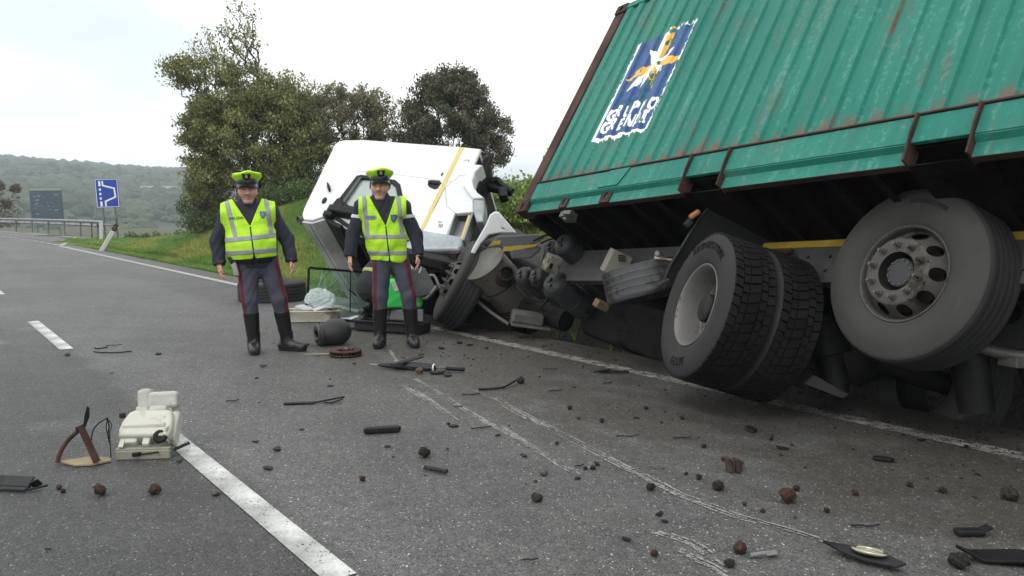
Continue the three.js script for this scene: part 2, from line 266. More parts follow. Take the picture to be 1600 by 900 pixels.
// ---------------------------------------------------------------- vegetation
function leafGeo(L, W) { // a folded, slightly curved leaf: four triangles
  const g = new THREE.BufferGeometry(), p = [0, 0, 0, W * .5, L * .45, W * .18, 0, L * .5, -W * .05, -W * .5, L * .45, W * .18, 0, L, -L * .12];
  g.setAttribute('position', new THREE.Float32BufferAttribute(p, 3)); g.setIndex([0, 1, 2, 0, 2, 3, 1, 4, 2, 2, 4, 3]); g.computeVertexNormals(); return g;
}
const leafMat = mat([1, 1, 1], .75, { phys: { transmission: .3, thickness: 0 } });
const barkMat = mat([.13, .11, .09], .95, { map: again(mottle, [2, 2]), bump: again(bumpN, [2, 2]), bumpScale: .01 });
function growTree(o) {
  // attractor points fill the crown's lobes; every point hangs on the nearest node nearer the root
  const r = rng(o.seed), base = V(...o.base), nodes = [{ p: base.clone(), up: -1, n: 0 }];
  const trunkTop = V(base.x + (o.lean?.[0] ?? 0), base.y + o.trunk, base.z + (o.lean?.[1] ?? 0));
  for (let i = 1; i <= 6; i++) nodes.push({ p: base.clone().lerp(trunkTop, i / 6).add(V((r() - .5) * .08, 0, (r() - .5) * .08)), up: i - 1, n: 0 });
  const pts = [];
  for (const [lx, ly, lz, rx, ry, rz, cnt] of o.lobes) for (let i = 0; i < cnt; i++) { let x, y, z; do { x = r() * 2 - 1; y = r() * 2 - 1; z = r() * 2 - 1; } while (x * x + y * y + z * z > 1); const k = .75 + .25 * r(); pts.push(V(base.x + lx + x * rx * k, base.y + ly + y * ry * k, base.z + lz + z * rz * k)); }
  pts.sort((a, b) => a.distanceToSquared(trunkTop) - b.distanceToSquared(trunkTop));
  for (const p of pts) {
    let bi = 0, bd = 1e9; for (let i = 2; i < nodes.length; i++) { const q = nodes[i].p, d = q.distanceTo(p) * (q.y > p.y ? 1.35 : 1) + .5 * (nodes[i].l ?? 0); if (d < bd) { bd = d; bi = i; } }   // short wood and short paths to the root: fairly straight limbs
    const q = nodes[bi].p, mid = q.clone().lerp(p, .5).add(V((r() - .5) * .12, .05 * r() + .03 * q.distanceTo(p), (r() - .5) * .12));
    const l0 = (nodes[bi].l ?? 0) + q.distanceTo(p); nodes.push({ p: mid, up: bi, n: 0, l: l0 - q.distanceTo(p) * .5 }); nodes.push({ p: p.clone(), up: nodes.length - 1, n: 0, l: l0 });
  }
  for (let i = nodes.length - 1; i > 0; i--) { nodes[i].n = Math.max(nodes[i].n, 1); nodes[nodes[i].up].n += nodes[i].n; }
  const rad = n => Math.min(o.maxR ?? .16, .0045 * Math.pow(n, .52) * (o.thick ?? 1));
  const wood = [];
  for (let i = 1; i < nodes.length; i++) { const a = nodes[nodes[i].up], b = nodes[i]; if (a.p.distanceTo(b.p) < .004) continue; const g = cyl(a.p.toArray(), b.p.toArray(), Math.max(rad(a.n) * .9, rad(b.n)), rad(b.n), b.n > 12 ? 7 : 4, true); wood.push(g); }
  const t = thing(o.name, o.label, 'tree', [0, 0, 0], 0, o.group);
  obj('trunk', wood, barkMat, t);
  const tips = nodes.filter(n => n.n <= 3), N = o.leaves, im = new THREE.InstancedMesh(leafGeo(o.leaf, o.leaf * .62), leafMat, N), m = M4(), c = new THREE.Color(), q = new THREE.Quaternion(), e = new THREE.Euler();
  const dens = tips.map(n => { const h = (n.p.y - base.y) / o.H; return o.density(h, n.p.x - base.x, n.p.z - base.z) * (.15 + Math.pow(hash2(Math.round(n.p.x * 30), Math.round(n.p.y * 30), 5), 1.5)); });
  const cum = []; let s = 0; for (const d of dens) cum.push(s += d);
  for (let k = 0; k < N; k++) {
    const u = r() * s; let lo = 0, hi = cum.length - 1; while (lo < hi) { const md = (lo + hi) >> 1; if (cum[md] < u) lo = md + 1; else hi = md; }
    const n = tips[lo], f = nodes[n.up].p, tt = r(), sp = o.spread * (.25 + r());
    const p = f.clone().lerp(n.p, tt); const a = r() * 6.283, b = Math.acos(2 * r() - 1); p.add(V(Math.sin(b) * Math.cos(a) * sp, Math.cos(b) * sp * .8, Math.sin(b) * Math.sin(a) * sp));
    e.set((r() - .5) * 2.4 + .5, r() * 6.28, (r() - .5) * 2.4); q.setFromEuler(e); const sc = .55 + .75 * r(); m.compose(p, q, V(sc, sc, sc)); im.setMatrixAt(k, m);
    const cl = hash2(lo, 3, o.seed), pal = o.palette(cl, r()); const v = .7 + .6 * r(); c.setRGB(pal[0] * v, pal[1] * v, pal[2] * v); im.setColorAt(k, c);
  }
  im.name = 'crown'; im.userData.kind = 'stuff'; im.castShadow = im.receiveShadow = true; t.add(im); return t;
}
const bankY = (x, z) => terrainH(...toSW(x, z));
growTree({ name: 'ivy_clad_tree', label: 'tall tree clad in olive green ivy with bare spring twigs at the top', group: 'trees on the bank', seed: 11, base: [-8.05, bankY(-8.05, -25) - .1, -25], trunk: 1.9, lean: [.2, -.1], H: 6.6, maxR: .17, thick: 1.35,
  lobes: [[0.1, 2.3, 0, 2.05, 1.9, 1.6, 230], [-.5, 3.6, 0, 1.9, 1.5, 1.5, 190], [.9, 3.4, 0, 1.2, 1.3, 1.2, 120], [-.9, 4.9, 0, 1.45, 1.1, 1.2, 150], [-.2, 5.7, 0, .75, .95, .8, 80], [-2.05, 4.4, 0, .75, .6, .7, 50], [-1.35, 1.1, .4, .9, 1.1, .9, 70], [1.2, 1.2, .2, .9, 1.1, .9, 60], [1.7, 2.4, 0, .9, 1.1, .9, 70], [-1.5, 2.6, .2, .8, .9, .8, 60]],
  leaves: 100000, leaf: .092, spread: .25, density: h => h < .58 ? 1.2 : h < .72 ? .45 : .06, palette: (cl, r) => cl < .42 ? [.22, .24, .080] : cl < .8 ? [.30, .31, .105] : [.16, .18, .07] });
growTree({ name: 'sparse_tree', label: 'sparse brownish tree with thin twigs right of the ivy clad tree', group: 'trees on the bank', seed: 23, base: [-5.35, bankY(-5.35, -25.5) - .1, -25.5], trunk: 1.2, lean: [.2, 0], H: 4.3, maxR: .11, thick: 1.3,
  lobes: [[0, 2.3, 0, 1.5, 1.4, 1.2, 150], [.3, 3.3, 0, 1.2, .85, 1, 110], [1.15, 2.9, 0, .8, .9, .8, 70], [-.9, 3.1, 0, .8, .9, .8, 70], [.5, 1.2, 0, 1.2, 1, 1, 60]],
  leaves: 34000, leaf: .080, spread: .22, density: h => h < .6 ? 1 : .40, palette: (cl, r) => cl < .4 ? [.24, .23, .125] : cl < .75 ? [.26, .26, .125] : [.21, .17, .12] });
growTree({ name: 'round_dark_tree', label: 'dense round dark green tree behind the tipped white cab', group: 'trees on the bank', seed: 37, base: [-1.75, bankY(-1.75, -24) - .1, -24], trunk: 1.1, H: 4.4, maxR: .13,
  lobes: [[-.1, 2.5, 0, 1.7, 1.45, 1.4, 190], [.0, 3.3, 0, 1.15, .75, 1, 110], [1.0, 1.9, 0, .95, 1.1, 1, 90], [-1.2, 1.9, 0, .8, 1.0, 1, 70], [.2, 1, 0, 1.4, .9, 1.2, 60]],
  leaves: 64000, leaf: .080, spread: .21, density: h => 1, palette: (cl, r) => r > .965 ? [.30, .20, .17] : cl < .5 ? [.10, .115, .065] : cl < .8 ? [.135, .145, .078] : [.18, .15, .10] });
// low bushes: leafy mounds on many short stems
function bush(name, label, group, x, z, rx, ry, rz, n, leaf, pal, seed, flowers = 0, dy = 0) {
  const r = rng(seed), y0 = bankY(x, z) + dy, t = thing(name, label, 'bush', [x, y0, z], 0, group), wood = [];
  const cs = Array.from({ length: 26 }, () => { const a = r() * 6.28, q = Math.sqrt(r()); return [Math.cos(a) * q * rx * .8, ry * (.35 + .65 * r() * (1 - .5 * q)), Math.sin(a) * q * rz * .8, .18 + .22 * r()]; });
  for (const c of cs) wood.push(cyl([c[0] * .25, 0, c[2] * .25], [c[0], c[1], c[2]], .012, .004, 4, true));
  obj('stems', wood, barkMat, t);
  const im = new THREE.InstancedMesh(leafGeo(leaf, leaf * .6), leafMat, n + flowers), m = M4(), q = new THREE.Quaternion(), c = new THREE.Color();
  for (let k = 0; k < n + flowers; k++) {
    const s = cs[Math.floor(r() * cs.length)], a = r() * 6.28, b = Math.acos(2 * r() - 1), rr = s[3] * Math.cbrt(r()) * 1.25 * Math.min(rx, ry, 1.2); const fl = k >= n;
    const p = V(s[0] + Math.sin(b) * Math.cos(a) * rr, Math.max(.02, s[1] * (r() < .35 ? r() : 1) + Math.cos(b) * rr), s[2] + Math.sin(b) * Math.sin(a) * rr);
    q.setFromEuler(new THREE.Euler((r() - .5) * 2.2 + .4, r() * 6.28, (r() - .5) * 2.2)); const sc = (.6 + .7 * r()) * (fl ? .5 : 1); m.compose(p, q, V(sc, sc, sc)); im.setMatrixAt(k, m);
    const pp = fl ? [.65, .55, .05] : pal[Math.floor(r() * pal.length)], v = .75 + .5 * r(); c.setRGB(pp[0] * v, pp[1] * v, pp[2] * v); im.setColorAt(k, c);
  }
  im.name = 'foliage'; im.userData.kind = 'stuff'; im.castShadow = im.receiveShadow = true; t.add(im); return t;
}
const fresh2 = [[.11, .18, .045], [.15, .22, .055], [.09, .14, .04]], fresh = [[.20, .30, .055], [.27, .37, .075], [.13, .20, .045]], deep = [[.07, .11, .035], [.11, .16, .045], [.085, .125, .04]], brambly = [[.14, .155, .06], [.09, .115, .045], [.17, .15, .085]];
[[-9.6, -25.4, 1.1, 1.4, 1, 9000, deep], [-7.4, -24.2, 1.1, .6, .9, 6000, fresh2], [-5.7, -23.6, 1.2, .6, .9, 6000, fresh2], [-9.0, -24.3, .9, .6, .8, 5000, deep], [-4.1, -23.4, 1.2, .8, .9, 7000, brambly], [-6.5, -25.0, 1.2, 1.7, 1, 8000, deep]].forEach(([x, z, rx, ry, rz, n, p], i) => bush('bramble_bush', 'dark green bramble bush growing under the trees on the bank', 'brambles under the trees', x, z, rx, ry, rz, n, .07, p, 100 + i));
[[-.15, -14.2, 1.0, .85, .8, 7000], [.75, -13.5, .9, .8, .8, 7000], [-.95, -15.2, .9, .75, .8, 6000], [1.5, -14.4, .9, .9, .8, 5000]].forEach(([x, z, rx, ry, rz, n], i) => bush('leafy_bush', 'fresh light green bush on the bank between cab and container', 'light green bushes behind the cab', x, z, rx, ry, rz, n, .075, fresh, 200 + i, 60));
bush('brown_bush', 'large brownish bare bush behind the crash barrier', undefined, -43.9, -67, 4.2, 4.8, 3, 9000, .22, [[.13, .11, .06], [.10, .095, .05], [.15, .115, .07]], 301);
bush('trackside_weed', 'yellow green weeds in the ditch under the chassis', undefined, .88, -8.55, .28, .26, .24, 160, .07, [[.30, .33, .05], [.24, .30, .06]], 311, 20, .0);
[[-21.4, -47.9], [-24.8, -52.4], [-28.8, -57], [-32.8, -62.5], [-37.3, -68]].forEach(([x, z], i) => bush('verge_scrub', 'low olive scrub behind the crash barrier posts', 'scrub behind the barrier', x, z, 2.4, .8, 1.6, 3500, .14, brambly, 400 + i, 0, 0));
// turf on the bank
{
  const r = rng(901), g = [], bl = (a, h, l, w) => { const c = Math.cos(a), s = Math.sin(a), q = new THREE.BufferGeometry(); q.setAttribute('position', new THREE.Float32BufferAttribute([-w * s, 0, w * c, w * s, 0, -w * c, c * l * .4 + w * .5 * s, h * .65, s * l * .4 - w * .5 * c, c * l * .4 - w * .5 * s, h * .65, s * l * .4 + w * .5 * c, c * l, h, s * l], 3)); q.setIndex([0, 1, 2, 0, 2, 3, 3, 2, 4]); q.computeVertexNormals(); return q; };
  for (let i = 0; i < 7; i++) g.push(bl(i * .9 + r(), .6 + .4 * r(), .25 + .4 * r(), .035));
  const N = 120000, im = new THREE.InstancedMesh(mergeGeometries(g), leafMat, N), m = M4(), c = new THREE.Color(), q = new THREE.Quaternion();
  let k = 0; while (k < N) {
    const s = 6 + 36 * Math.pow(r(), .85), w = 5.7 + 6.5 * Math.pow(r(), 1.3); if (w < 7.5 && s < 12.2) { if (r() < .97) continue; }
    const p = sw(s, w); p.y = terrainH(s, w) - .01; const n = fbm(s * .8 + 20, w * .8 + 20, 4096, 3, 88), d = fbm(s * .3 + 20, w * .6 + 20, 4096, 3, 98); const h = (.08 + .20 * r() * n * 1.6) * (w < 6.1 ? .5 : 1);
    q.setFromEuler(new THREE.Euler((r() - .5) * .5, r() * 6.28, (r() - .5) * .5)); m.compose(p, q, V(h * 1.1, h, h * 1.1)); im.setMatrixAt(k, m);
    const y = sstep(.46, .70, d), v = .7 + .6 * r(); c.setRGB(mix(.165, .34, y) * v, mix(.30, .37, y) * v, mix(.045, .085, y) * v); im.setColorAt(k, c); k++;
  }
  im.name = 'grass'; im.castShadow = im.receiveShadow = true; tag(im, 'green and straw coloured grass on the roadside bank', 'grass', null, 'stuff'); scene.add(im);
}
// ---------------------------------------------------------------- roadside furniture
const zinc = mat([.42, .43, .44], .5, { metal: .45, map: mottle, bump: bumpN, bumpScale: .001 }), zincDark = mat([.19, .195, .2], .6, { metal: .3, map: grime });
{
  const t = thing('crash_barrier', 'galvanised steel crash barrier along the lay-by with a white end post', 'barrier');
  // W profile swept along the lay-by
  const path = [[40.2, 7.25], [44, 8.2], [49, 8.75], [58, 8.8], [68, 8.8], [84, 8.8], [100, 8.8]].map(([s, w]) => sw(s, w)), prof = [[0, .44], [.05, .46], [.07, .52], [.02, .57], [.0, .60], [.02, .63], [.07, .68], [.05, .74], [0, .76]], pos = [], idx = [];
  const cv = new THREE.CatmullRomCurve3(path), NN = 60;
  for (let i = 0; i <= NN; i++) { const p = cv.getPoint(i / NN), d = cv.getTangent(i / NN), n = V(-d.z, 0, d.x).normalize().multiplyScalar(-1); for (const [o, y] of prof) pos.push(p.x + n.x * o * 1.3, y * 1.12 + .06, p.z + n.z * o * 1.3); }
  for (let i = 0; i < NN; i++) for (let j = 0; j < prof.length - 1; j++) { const a = i * prof.length + j; idx.push(a, a + 1, a + prof.length, a + 1, a + prof.length + 1, a + prof.length); }
  const g = new THREE.BufferGeometry(); g.setAttribute('position', new THREE.Float32BufferAttribute(pos, 3)); g.setIndex(idx); g.computeVertexNormals();
  const wg = boxUV(g); obj('rail', wg, zinc, t, true);
  for (let i = 0; i <= 16; i++) { const p = cv.getPoint(i / 16), d = cv.getTangent(i / 16); obj('post', box(.07, 1.3, .11, [p.x + d.z * .1, .12, p.z - d.x * .1], [0, Math.atan2(d.x, d.z), 0]), zincDark, t); }
  const e = cv.getPoint(0), d = cv.getTangent(0); obj('end_post', box(.16, 1.0, .07, [e.x - d.x * .12, .42, e.z - d.z * .12], [0, Math.atan2(d.x, d.z), .04], .02), MT.whiteDirty, t);
  obj('end_terminal', tube([[e.x - d.x * .1, .80, e.z - d.z * .1], [e.x - d.x * .2 + .3, .78, e.z - .2], [e.x + .65, .76, e.z - .1], [e.x + .8, .6, e.z]], .035, 14), zinc, t);
}
{
  const t = thing('lay_by_sign', 'blue square road sign with white lay-by diagram on two grey posts', 'sign', [-19.1, 0, -38], .28);
  t.rotation.z = .035;
  const st = canvasTex(512, 704, (c, w, h) => {
    c.fillStyle = '#1b3f9e'; c.fillRect(0, 0, w, h); c.strokeStyle = '#e9edf2'; c.lineWidth = 12; c.strokeRect(10, 10, w - 20, h - 20);
    c.fillStyle = '#eef1f3'; c.fillRect(75, 50, 48, 125); for (const y of [232, 342, 452]) c.fillRect(80, y, 44, 55); c.fillRect(85, 555, 48, 120);
    c.lineWidth = 40; c.lineJoin = 'miter'; c.strokeStyle = '#e3e6e8'; c.beginPath(); c.moveTo(165, 50); c.lineTo(172, 160); c.lineTo(425, 235); c.lineTo(440, 450); c.lineTo(205, 555); c.lineTo(208, 676); c.stroke();
  });
  const pg = new THREE.PlaneGeometry(.97, 1.33); pg.translate(0, 2.25, .032);
  obj('face', pg, mat([1, 1, 1], .45, { map: st }), t, true); obj('panel', extr(rrect(-.5, 1.57, .5, 2.93, .05), .025, .004), zincDark, t);
  obj('post', cyl([-.26, -.7, -.05], [-.24, 2.85, -.05], .045, .045, 12), zincDark, t); obj('post', cyl([.30, -.7, -.05], [.28, 2.85, -.05], .045, .045, 12), zincDark, t);
}
{
  const t = thing('delineator_post', 'white leaning delineator post with black band and red reflector', 'post', [-14.62, -.05, -28.3], .45); t.rotation.z = -.52;
  const pr = [[-.06, -.04], [.06, -.04], [.075, .0], [.05, .045], [-.05, .045], [-.075, 0]], up = (g) => { g.rotateX(-Math.PI / 2); return g; };
  obj('shaft', up(extr(pr, .86, .004)), MT.whiteDirty, t);
  const b = obj('cap_band', (() => { const g = up(extr(pr.map(p => [p[0] * 1.02, p[1] * 1.02]), .25, .004)); g.translate(0, .86, 0); return g; })(), MT.blackPlastic, t);
  obj('reflector', box(.05, .15, .02, [0, .985, .045]), mat([.45, .10, .05], .3, { map: mottle }), b);
}
{
  const t = thing('weathered_signboard', 'large weathered blue grey signboard standing beyond the crash barrier', 'signboard', [-42.9, -1.2, -74], .45); t.rotation.z = .03;
  const st = canvasTex(256, 256, (c, w, h) => { const r = rng(4); c.fillStyle = '#465c68'; c.fillRect(0, 0, w, h); for (let i = 0; i < 260; i++) { c.fillStyle = `rgba(${[60, 72, 84, 96][Math.floor(r() * 4)]},90,100,.35)`; c.fillRect(r() * w, r() * h, 10 + r() * 50, 4 + r() * 22); } for (let i = 0; i < 34; i++) { c.fillStyle = 'rgba(165,178,184,.55)'; const x = r() * w, y = h * .12 + r() * h * .8; c.fillRect(x, y, 6 + r() * 26, 3 + r() * 6); } c.fillStyle = '#95a08a'; c.fillRect(0, 0, w, 20); });
  const pg = new THREE.PlaneGeometry(2.56, 2.85); pg.translate(0, 3.3, .03); obj('face', pg, mat([1, 1, 1], .8, { map: st }), t, true);
  obj('panel', box(2.62, 2.9, .05, [0, 3.3, 0]), zincDark, t); for (const x of [-.9, .9]) obj('post', cyl([x, -4, -.08], [x, 4.6, -.08], .06, .06, 10), zincDark, t);
}
{
  const x = -176, z = -400, y = hillH(x, z), t = thing('farm_building', 'long low pale building on the hillside behind the trees', 'building', [x, y - 3, z], .35);
  obj('wall', box(16, 6.2, 8, [0, 3.1, 0], undefined, 0), mat([.45, .40, .36], .9, { map: mottle }), t);
  const rf = extr([[-4.6, 6.15], [4.6, 6.15], [0, 7.6]], 16.8, 0); rf.rotateY(Math.PI / 2); rf.translate(-8.4, .05, 0); obj('roof', rf, mat([.42, .36, .33], .9, { map: mottle }), t);
  for (let i = 0; i < 6; i++) obj('window', box(1.1, 1.3, .2, [-6.5 + i * 2.6, 4.6, 4.02], undefined, .02), mat([.06, .065, .07], .3), t);
  obj('annex_wall', box(7, 4.4, 6, [11.5, 2.2, .5], undefined, 0), mat([.72, .71, .69], .9, { map: mottle }), t);
}
// ---------------------------------------------------------------- the green shipping container, tipped off its chassis
const CX = [0.53024678, 0.06954234, 0.84498652], CY = [0.42658204, 0.83941164, -0.33677272], CZ = [-0.73271148, 0.53902872, 0.4154298], CT = [0.0311, 1.394, -7.8744];
const PITCH = .185;
const corrZ = x => { const t = ((x % PITCH) + PITCH) % PITCH; return t < .080 ? 0 : t < .092 ? -(t - .080) / .012 : t < .173 ? -1 : -(1 - (t - .173) / .012); };
function corrugated(x0, x1, y0, y1, depth, off, uvf, ny = 1) {
  const xs = [x0]; for (let k = Math.floor(x0 / PITCH); k * PITCH < x1; k++) for (const b of [0, .080, .092, .173]) { const x = k * PITCH + b; if (x > x0 + 1e-4 && x < x1 - 1e-4) xs.push(x); } xs.push(x1);
  const pos = [], uv = [];
  for (let i = 0; i < xs.length - 1; i++) for (let j = 0; j < ny; j++) { const ya = mix(y0, y1, j / ny), yb = mix(y0, y1, (j + 1) / ny), a = xs[i], b = xs[i + 1], za = corrZ(a + 1e-6) * depth + off, zb = corrZ(b - 1e-6) * depth + off; for (const [x, y, z] of [[a, ya, za], [b, ya, zb], [b, yb, zb], [a, ya, za], [b, yb, zb], [a, yb, za]]) { pos.push(x, y, z); uv.push(...uvf(x, y)); } }
  const g = new THREE.BufferGeometry(); g.setAttribute('position', new THREE.Float32BufferAttribute(pos, 3)); g.setAttribute('uv', new THREE.Float32BufferAttribute(uv, 2)); g.computeVertexNormals(); return g;
}
const TEAL = [.028, .205, .165], enc1 = v => v <= .0031308 ? v * 12.92 : 1.055 * Math.pow(v, 1 / 2.4) - .055;
function tealPaint(rustAmt, W, H, wx, hy, corr) {
  return tex([W, H], (u, v) => {
    const x = u * wx, y = v * hy, n = fbm(x * 1.2 + 3, y * 1.2 + 3, 4096, 4, 41), st = fbm(x * 26 + 3, y * 1.7 + 3, 4096, 4, 43), fn = fbm(x * 40, y * 40, 4096, 2, 45), sp = fbm(x * 60, y * 9, 4096, 3, 49), bl = fbm(x * 5 + 30, y * 3 + 30, 4096, 4, 57);
    const fade = clamp(.5 + 1.6 * (n - .5)); let c = [mix(.009, .026, fade), mix(.165, .205, fade), mix(.125, .152, fade)];
    c = c.map(q => q * (.86 + .36 * (st - .5) + .14 * (fn - .5) + .1));
    const ch = sstep(.62, .70, st * .6 + fn * .4) * .35; c = [mix(c[0], .13, ch), mix(c[1], .30, ch), mix(c[2], .25, ch)];                 // chalky runs
    const t = corr ? ((x % PITCH) + PITCH) % PITCH : .07, ridge = corr ? Math.exp(-Math.pow((t - .082) / .014, 2)) + Math.exp(-Math.pow((t - .0) / .012, 2)) + .15 : .3;
    let ru = sstep(.60 - rustAmt, .72 - rustAmt, sp * .62 + bl * .38) * clamp(ridge) * (.25 + .9 * sstep(.45, .6, bl));
    if (corr) ru += sstep(.10, .0, y - .05 * bl - .02 + .05 * (1 - (t < .075 ? 1 : 0))) * sstep(.35, .6, fn * .5 + bl * .5 + .12);
    ru = clamp(ru); const rc = [.10 + .06 * fn, .062 + .035 * fn, .045 + .025 * fn]; c = c.map((q, k) => mix(q, rc[k], ru * .85));
    const dirt = sstep(.5, .75, bl * .5 + st * .5) * .35; c = c.map((q, k) => mix(q, [.10, .11, .085][k], dirt));
    return c.map(enc1);
  });
}
const box20 = thing('shipping_container', 'green corrugated shipping container tipped off its chassis with peeling blue logo', 'container');
place(box20, frameOf(CX, CY, CZ, CT));
{
  const Lc = 6.06, Hc = 2.59, Wc = 2.44, Y0 = .315;
  const sideT = tealPaint(.0, 2048, 1024, Lc, Hc, true), railT = tealPaint(-.02, 1024, 512, 2, 1, false);
  const sideM = mat([1, 1, 1], .6, { map: sideT, bump: again(bumpN, [6, 3]), bumpScale: .0012, phys: { specularIntensity: .6 } }), railM = mat([1, 1, 1], .6, { map: again(railT, [.5, 1]), bump: bumpN, bumpScale: .002, phys: { specularIntensity: .6 } }), postM = mat([.50, .43, .39], .85, { map: again(rustT, [.6, .6]), bump: bumpN, bumpScale: .003 });
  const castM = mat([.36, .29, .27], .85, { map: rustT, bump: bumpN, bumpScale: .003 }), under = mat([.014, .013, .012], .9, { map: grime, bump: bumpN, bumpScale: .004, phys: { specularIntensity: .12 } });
  const uvf = (x, y) => [x / Lc, (y - Y0) / Hc];
  obj('side_panel', corrugated(.13, 5.93, Y0, 2.52, .021, -.012, uvf, 4), sideM, box20, true);
  const far = corrugated(.13, 5.93, .16, 2.52, .036, 0, uvf); far.rotateY(Math.PI); far.translate(Lc, 0, -Wc); obj('side_panel', far, sideM, box20, true);
  const ew = corrugated(.13, 2.31, .12, 2.5, .03, 0, uvf); ew.rotateY(-Math.PI / 2); ew.translate(.03, 0, -Wc); obj('front_wall', ew, sideM, box20, true);
  const rw = extr([[.13, .12], [2.31, .12], [2.31, 2.5], [.13, 2.5]], .05); rw.rotateY(Math.PI / 2); rw.translate(Lc - .06, 0, 0); obj('rear_door', rw, railM, box20);
  const rf = corrugated(.1, 5.96, .06, 2.38, .02, 0, uvf); rf.rotateX(-Math.PI / 2); rf.translate(0, Hc - .03, 0); obj('roof', rf, sideM, box20, true);
  // bottom side rail: flange, upper web, stepped-in lower web
  const segs = [[.178, 2.27], [2.65, 4.03], [4.38, 5.88]];
  const web = [], low = [], fl = [];
  fl.push(box(5.75, .014, .05, [3.03, Y0 + .004, -.012], undefined, .003));
  web.push(box(5.72, .185, .03, [3.03, .218, -.015], undefined, .004)); for (const [a, b] of segs) { web.push(xf(new THREE.BoxGeometry(b - a, .03, .05), [(a + b) / 2, .112, -.028], [-.55, 0, 0])); low.push(box(b - a, .115, .02, [(a + b) / 2, .0575, -.045], undefined, .003)); fl.push(box(b - a, .006, .05, [(a + b) / 2, .001, -.062], undefined, .002)); }
  obj('rail_flange', fl, castM, box20); obj('rail_web', web, railM, box20); obj('lower_rail', low, railM, box20);
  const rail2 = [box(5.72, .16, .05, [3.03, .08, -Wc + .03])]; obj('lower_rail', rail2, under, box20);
  // fork pockets: dark mouths with sloping cheek plates
  for (const [a, b] of [[2.27, 2.65], [4.03, 4.38]]) {
    const p = part('fork_pocket', box20), cheek = x => [extr([[-.10, 0], [.012, 0], [.02, .12], [.03, .18], [.03, Y0], [.0, Y0], [-.03, .16], [-.10, .12]], .014, .002)].map(g => { g.rotateY(-Math.PI / 2); g.translate(x, 0, 0); return g; });
    obj('cheek_plate', cheek(a + .01), castM, p); obj('cheek_plate', cheek(b + .01), castM, p);
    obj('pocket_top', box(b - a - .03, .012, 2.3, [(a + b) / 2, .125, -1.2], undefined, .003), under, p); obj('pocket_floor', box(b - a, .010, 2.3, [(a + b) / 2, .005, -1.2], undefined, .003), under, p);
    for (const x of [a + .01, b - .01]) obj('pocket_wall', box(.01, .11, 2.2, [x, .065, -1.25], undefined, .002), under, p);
  }
  // corner posts, top rails and castings with oval eyes
  obj('corner_post', [extr([[0, .12], [.155, .12], [.155, 2.47], [0, 2.47]], .14, .012)].map(g => (g.translate(0, 0, -.145), g)), postM, box20);
  obj('corner_post', box(.15, 2.36, .14, [.08, 1.295, -Wc + .075]), postM, box20); obj('corner_post', box(.15, 2.36, .14, [Lc - .08, 1.295, -.075]), postM, box20); obj('corner_post', box(.15, 2.36, .14, [Lc - .08, 1.295, -Wc + .075]), postM, box20);
  obj('top_rail', box(5.72, .07, .07, [3.03, 2.545, -.037]), railM, box20); obj('top_rail', box(5.72, .07, .07, [3.03, 2.545, -Wc + .037]), railM, box20);
  obj('front_sill', box(.1, .14, 2.1, [.055, .075, -Wc / 2]), under, box20); obj('front_header', box(.1, .12, 2.1, [.055, 2.52, -Wc / 2]), postM, box20); obj('rear_sill', box(.1, .14, 2.1, [Lc - .055, .075, -Wc / 2]), postM, box20);
  for (const x of [0, Lc - .178]) for (const y of [0, Hc - .118]) for (const z of [0, -Wc + .162]) {
    const out = z === 0 ? 1 : -1, g = []; const face = extr(rrect(0, 0, .178, .118, .012, 2), .028, .004, [ell(.089, .059, .022, .036, 14)]); face.translate(x - (x ? -.004 : .004), y - (y ? -.004 : .004), out > 0 ? -.024 : z - .162 - .004); g.push(face);
    g.push(box(.178, .118, .12, [x + .089, y + .059, z - .085], undefined, .006)); obj('corner_casting', g, castM, box20);
  }
  for (const [x, w] of [[.70, .11], [1.29, .13]]) { const g = extr(rrect(0, 0, w, .135, .008, 2), .016, .003, [ell(w * .5, .066, .020, .033, 14)]); g.translate(x, -.004, -.034); obj('lashing_plate', g, castM, box20); }
  obj('splice_plate', extr([[1.22, .14], [1.48, .14], [1.56, .305], [1.30, .305]], .010, .002).translate(0, 0, .002), railM, box20);
  // floor and its cross members
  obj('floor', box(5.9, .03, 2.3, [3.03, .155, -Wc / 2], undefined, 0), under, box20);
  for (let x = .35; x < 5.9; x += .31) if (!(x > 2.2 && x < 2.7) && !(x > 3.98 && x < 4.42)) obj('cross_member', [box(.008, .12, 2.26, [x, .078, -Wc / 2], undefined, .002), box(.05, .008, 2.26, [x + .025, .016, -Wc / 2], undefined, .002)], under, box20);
  obj('twist_lock', [box(.16, .06, .09, [.80, -.045, -.10]), cyl([.80, -.10, -.10], [.80, .02, -.10], .035), box(.07, .04, .16, [.86, -.07, -.08], [0, .5, .2])], MT.dullSteel, box20);
  // the painted logo: a peeling film that follows the corrugation
  const lt = canvasTex(640, 1040, (c, w, h) => {
    const r = rng(33);
    c.clearRect(0, 0, w, h); c.fillStyle = '#f1f3f3'; c.fillRect(0, 60, w, h - 60); c.fillStyle = '#23497f'; c.fillRect(38, 96, w - 72, h - 158);
    for (let i = 0; i < 900; i++) { c.fillStyle = `rgba(${20 + r() * 60},${60 + r() * 60},${110 + r() * 60},.25)`; c.fillRect(40 + r() * (w - 90), 100 + r() * (h - 300), 3 + r() * 16, 10 + r() * 90); }
    const petal = (ang, len, wd, col, curl = 0) => { c.save(); c.translate(355, 400); c.rotate(ang); c.fillStyle = col; c.beginPath(); c.moveTo(0, 0); c.bezierCurveTo(wd, -len * .25, wd * 1.1 + curl, -len * .6, curl, -len); c.bezierCurveTo(-wd * .5 + curl, -len * .6, -wd * .8, -len * .3, 0, 0); c.fill(); c.restore(); };
    const W = '#eceeec', O = '#e3b04a'; c.fillStyle = '#f1f3f3'; c.fillRect(330, 30, 60, 120);
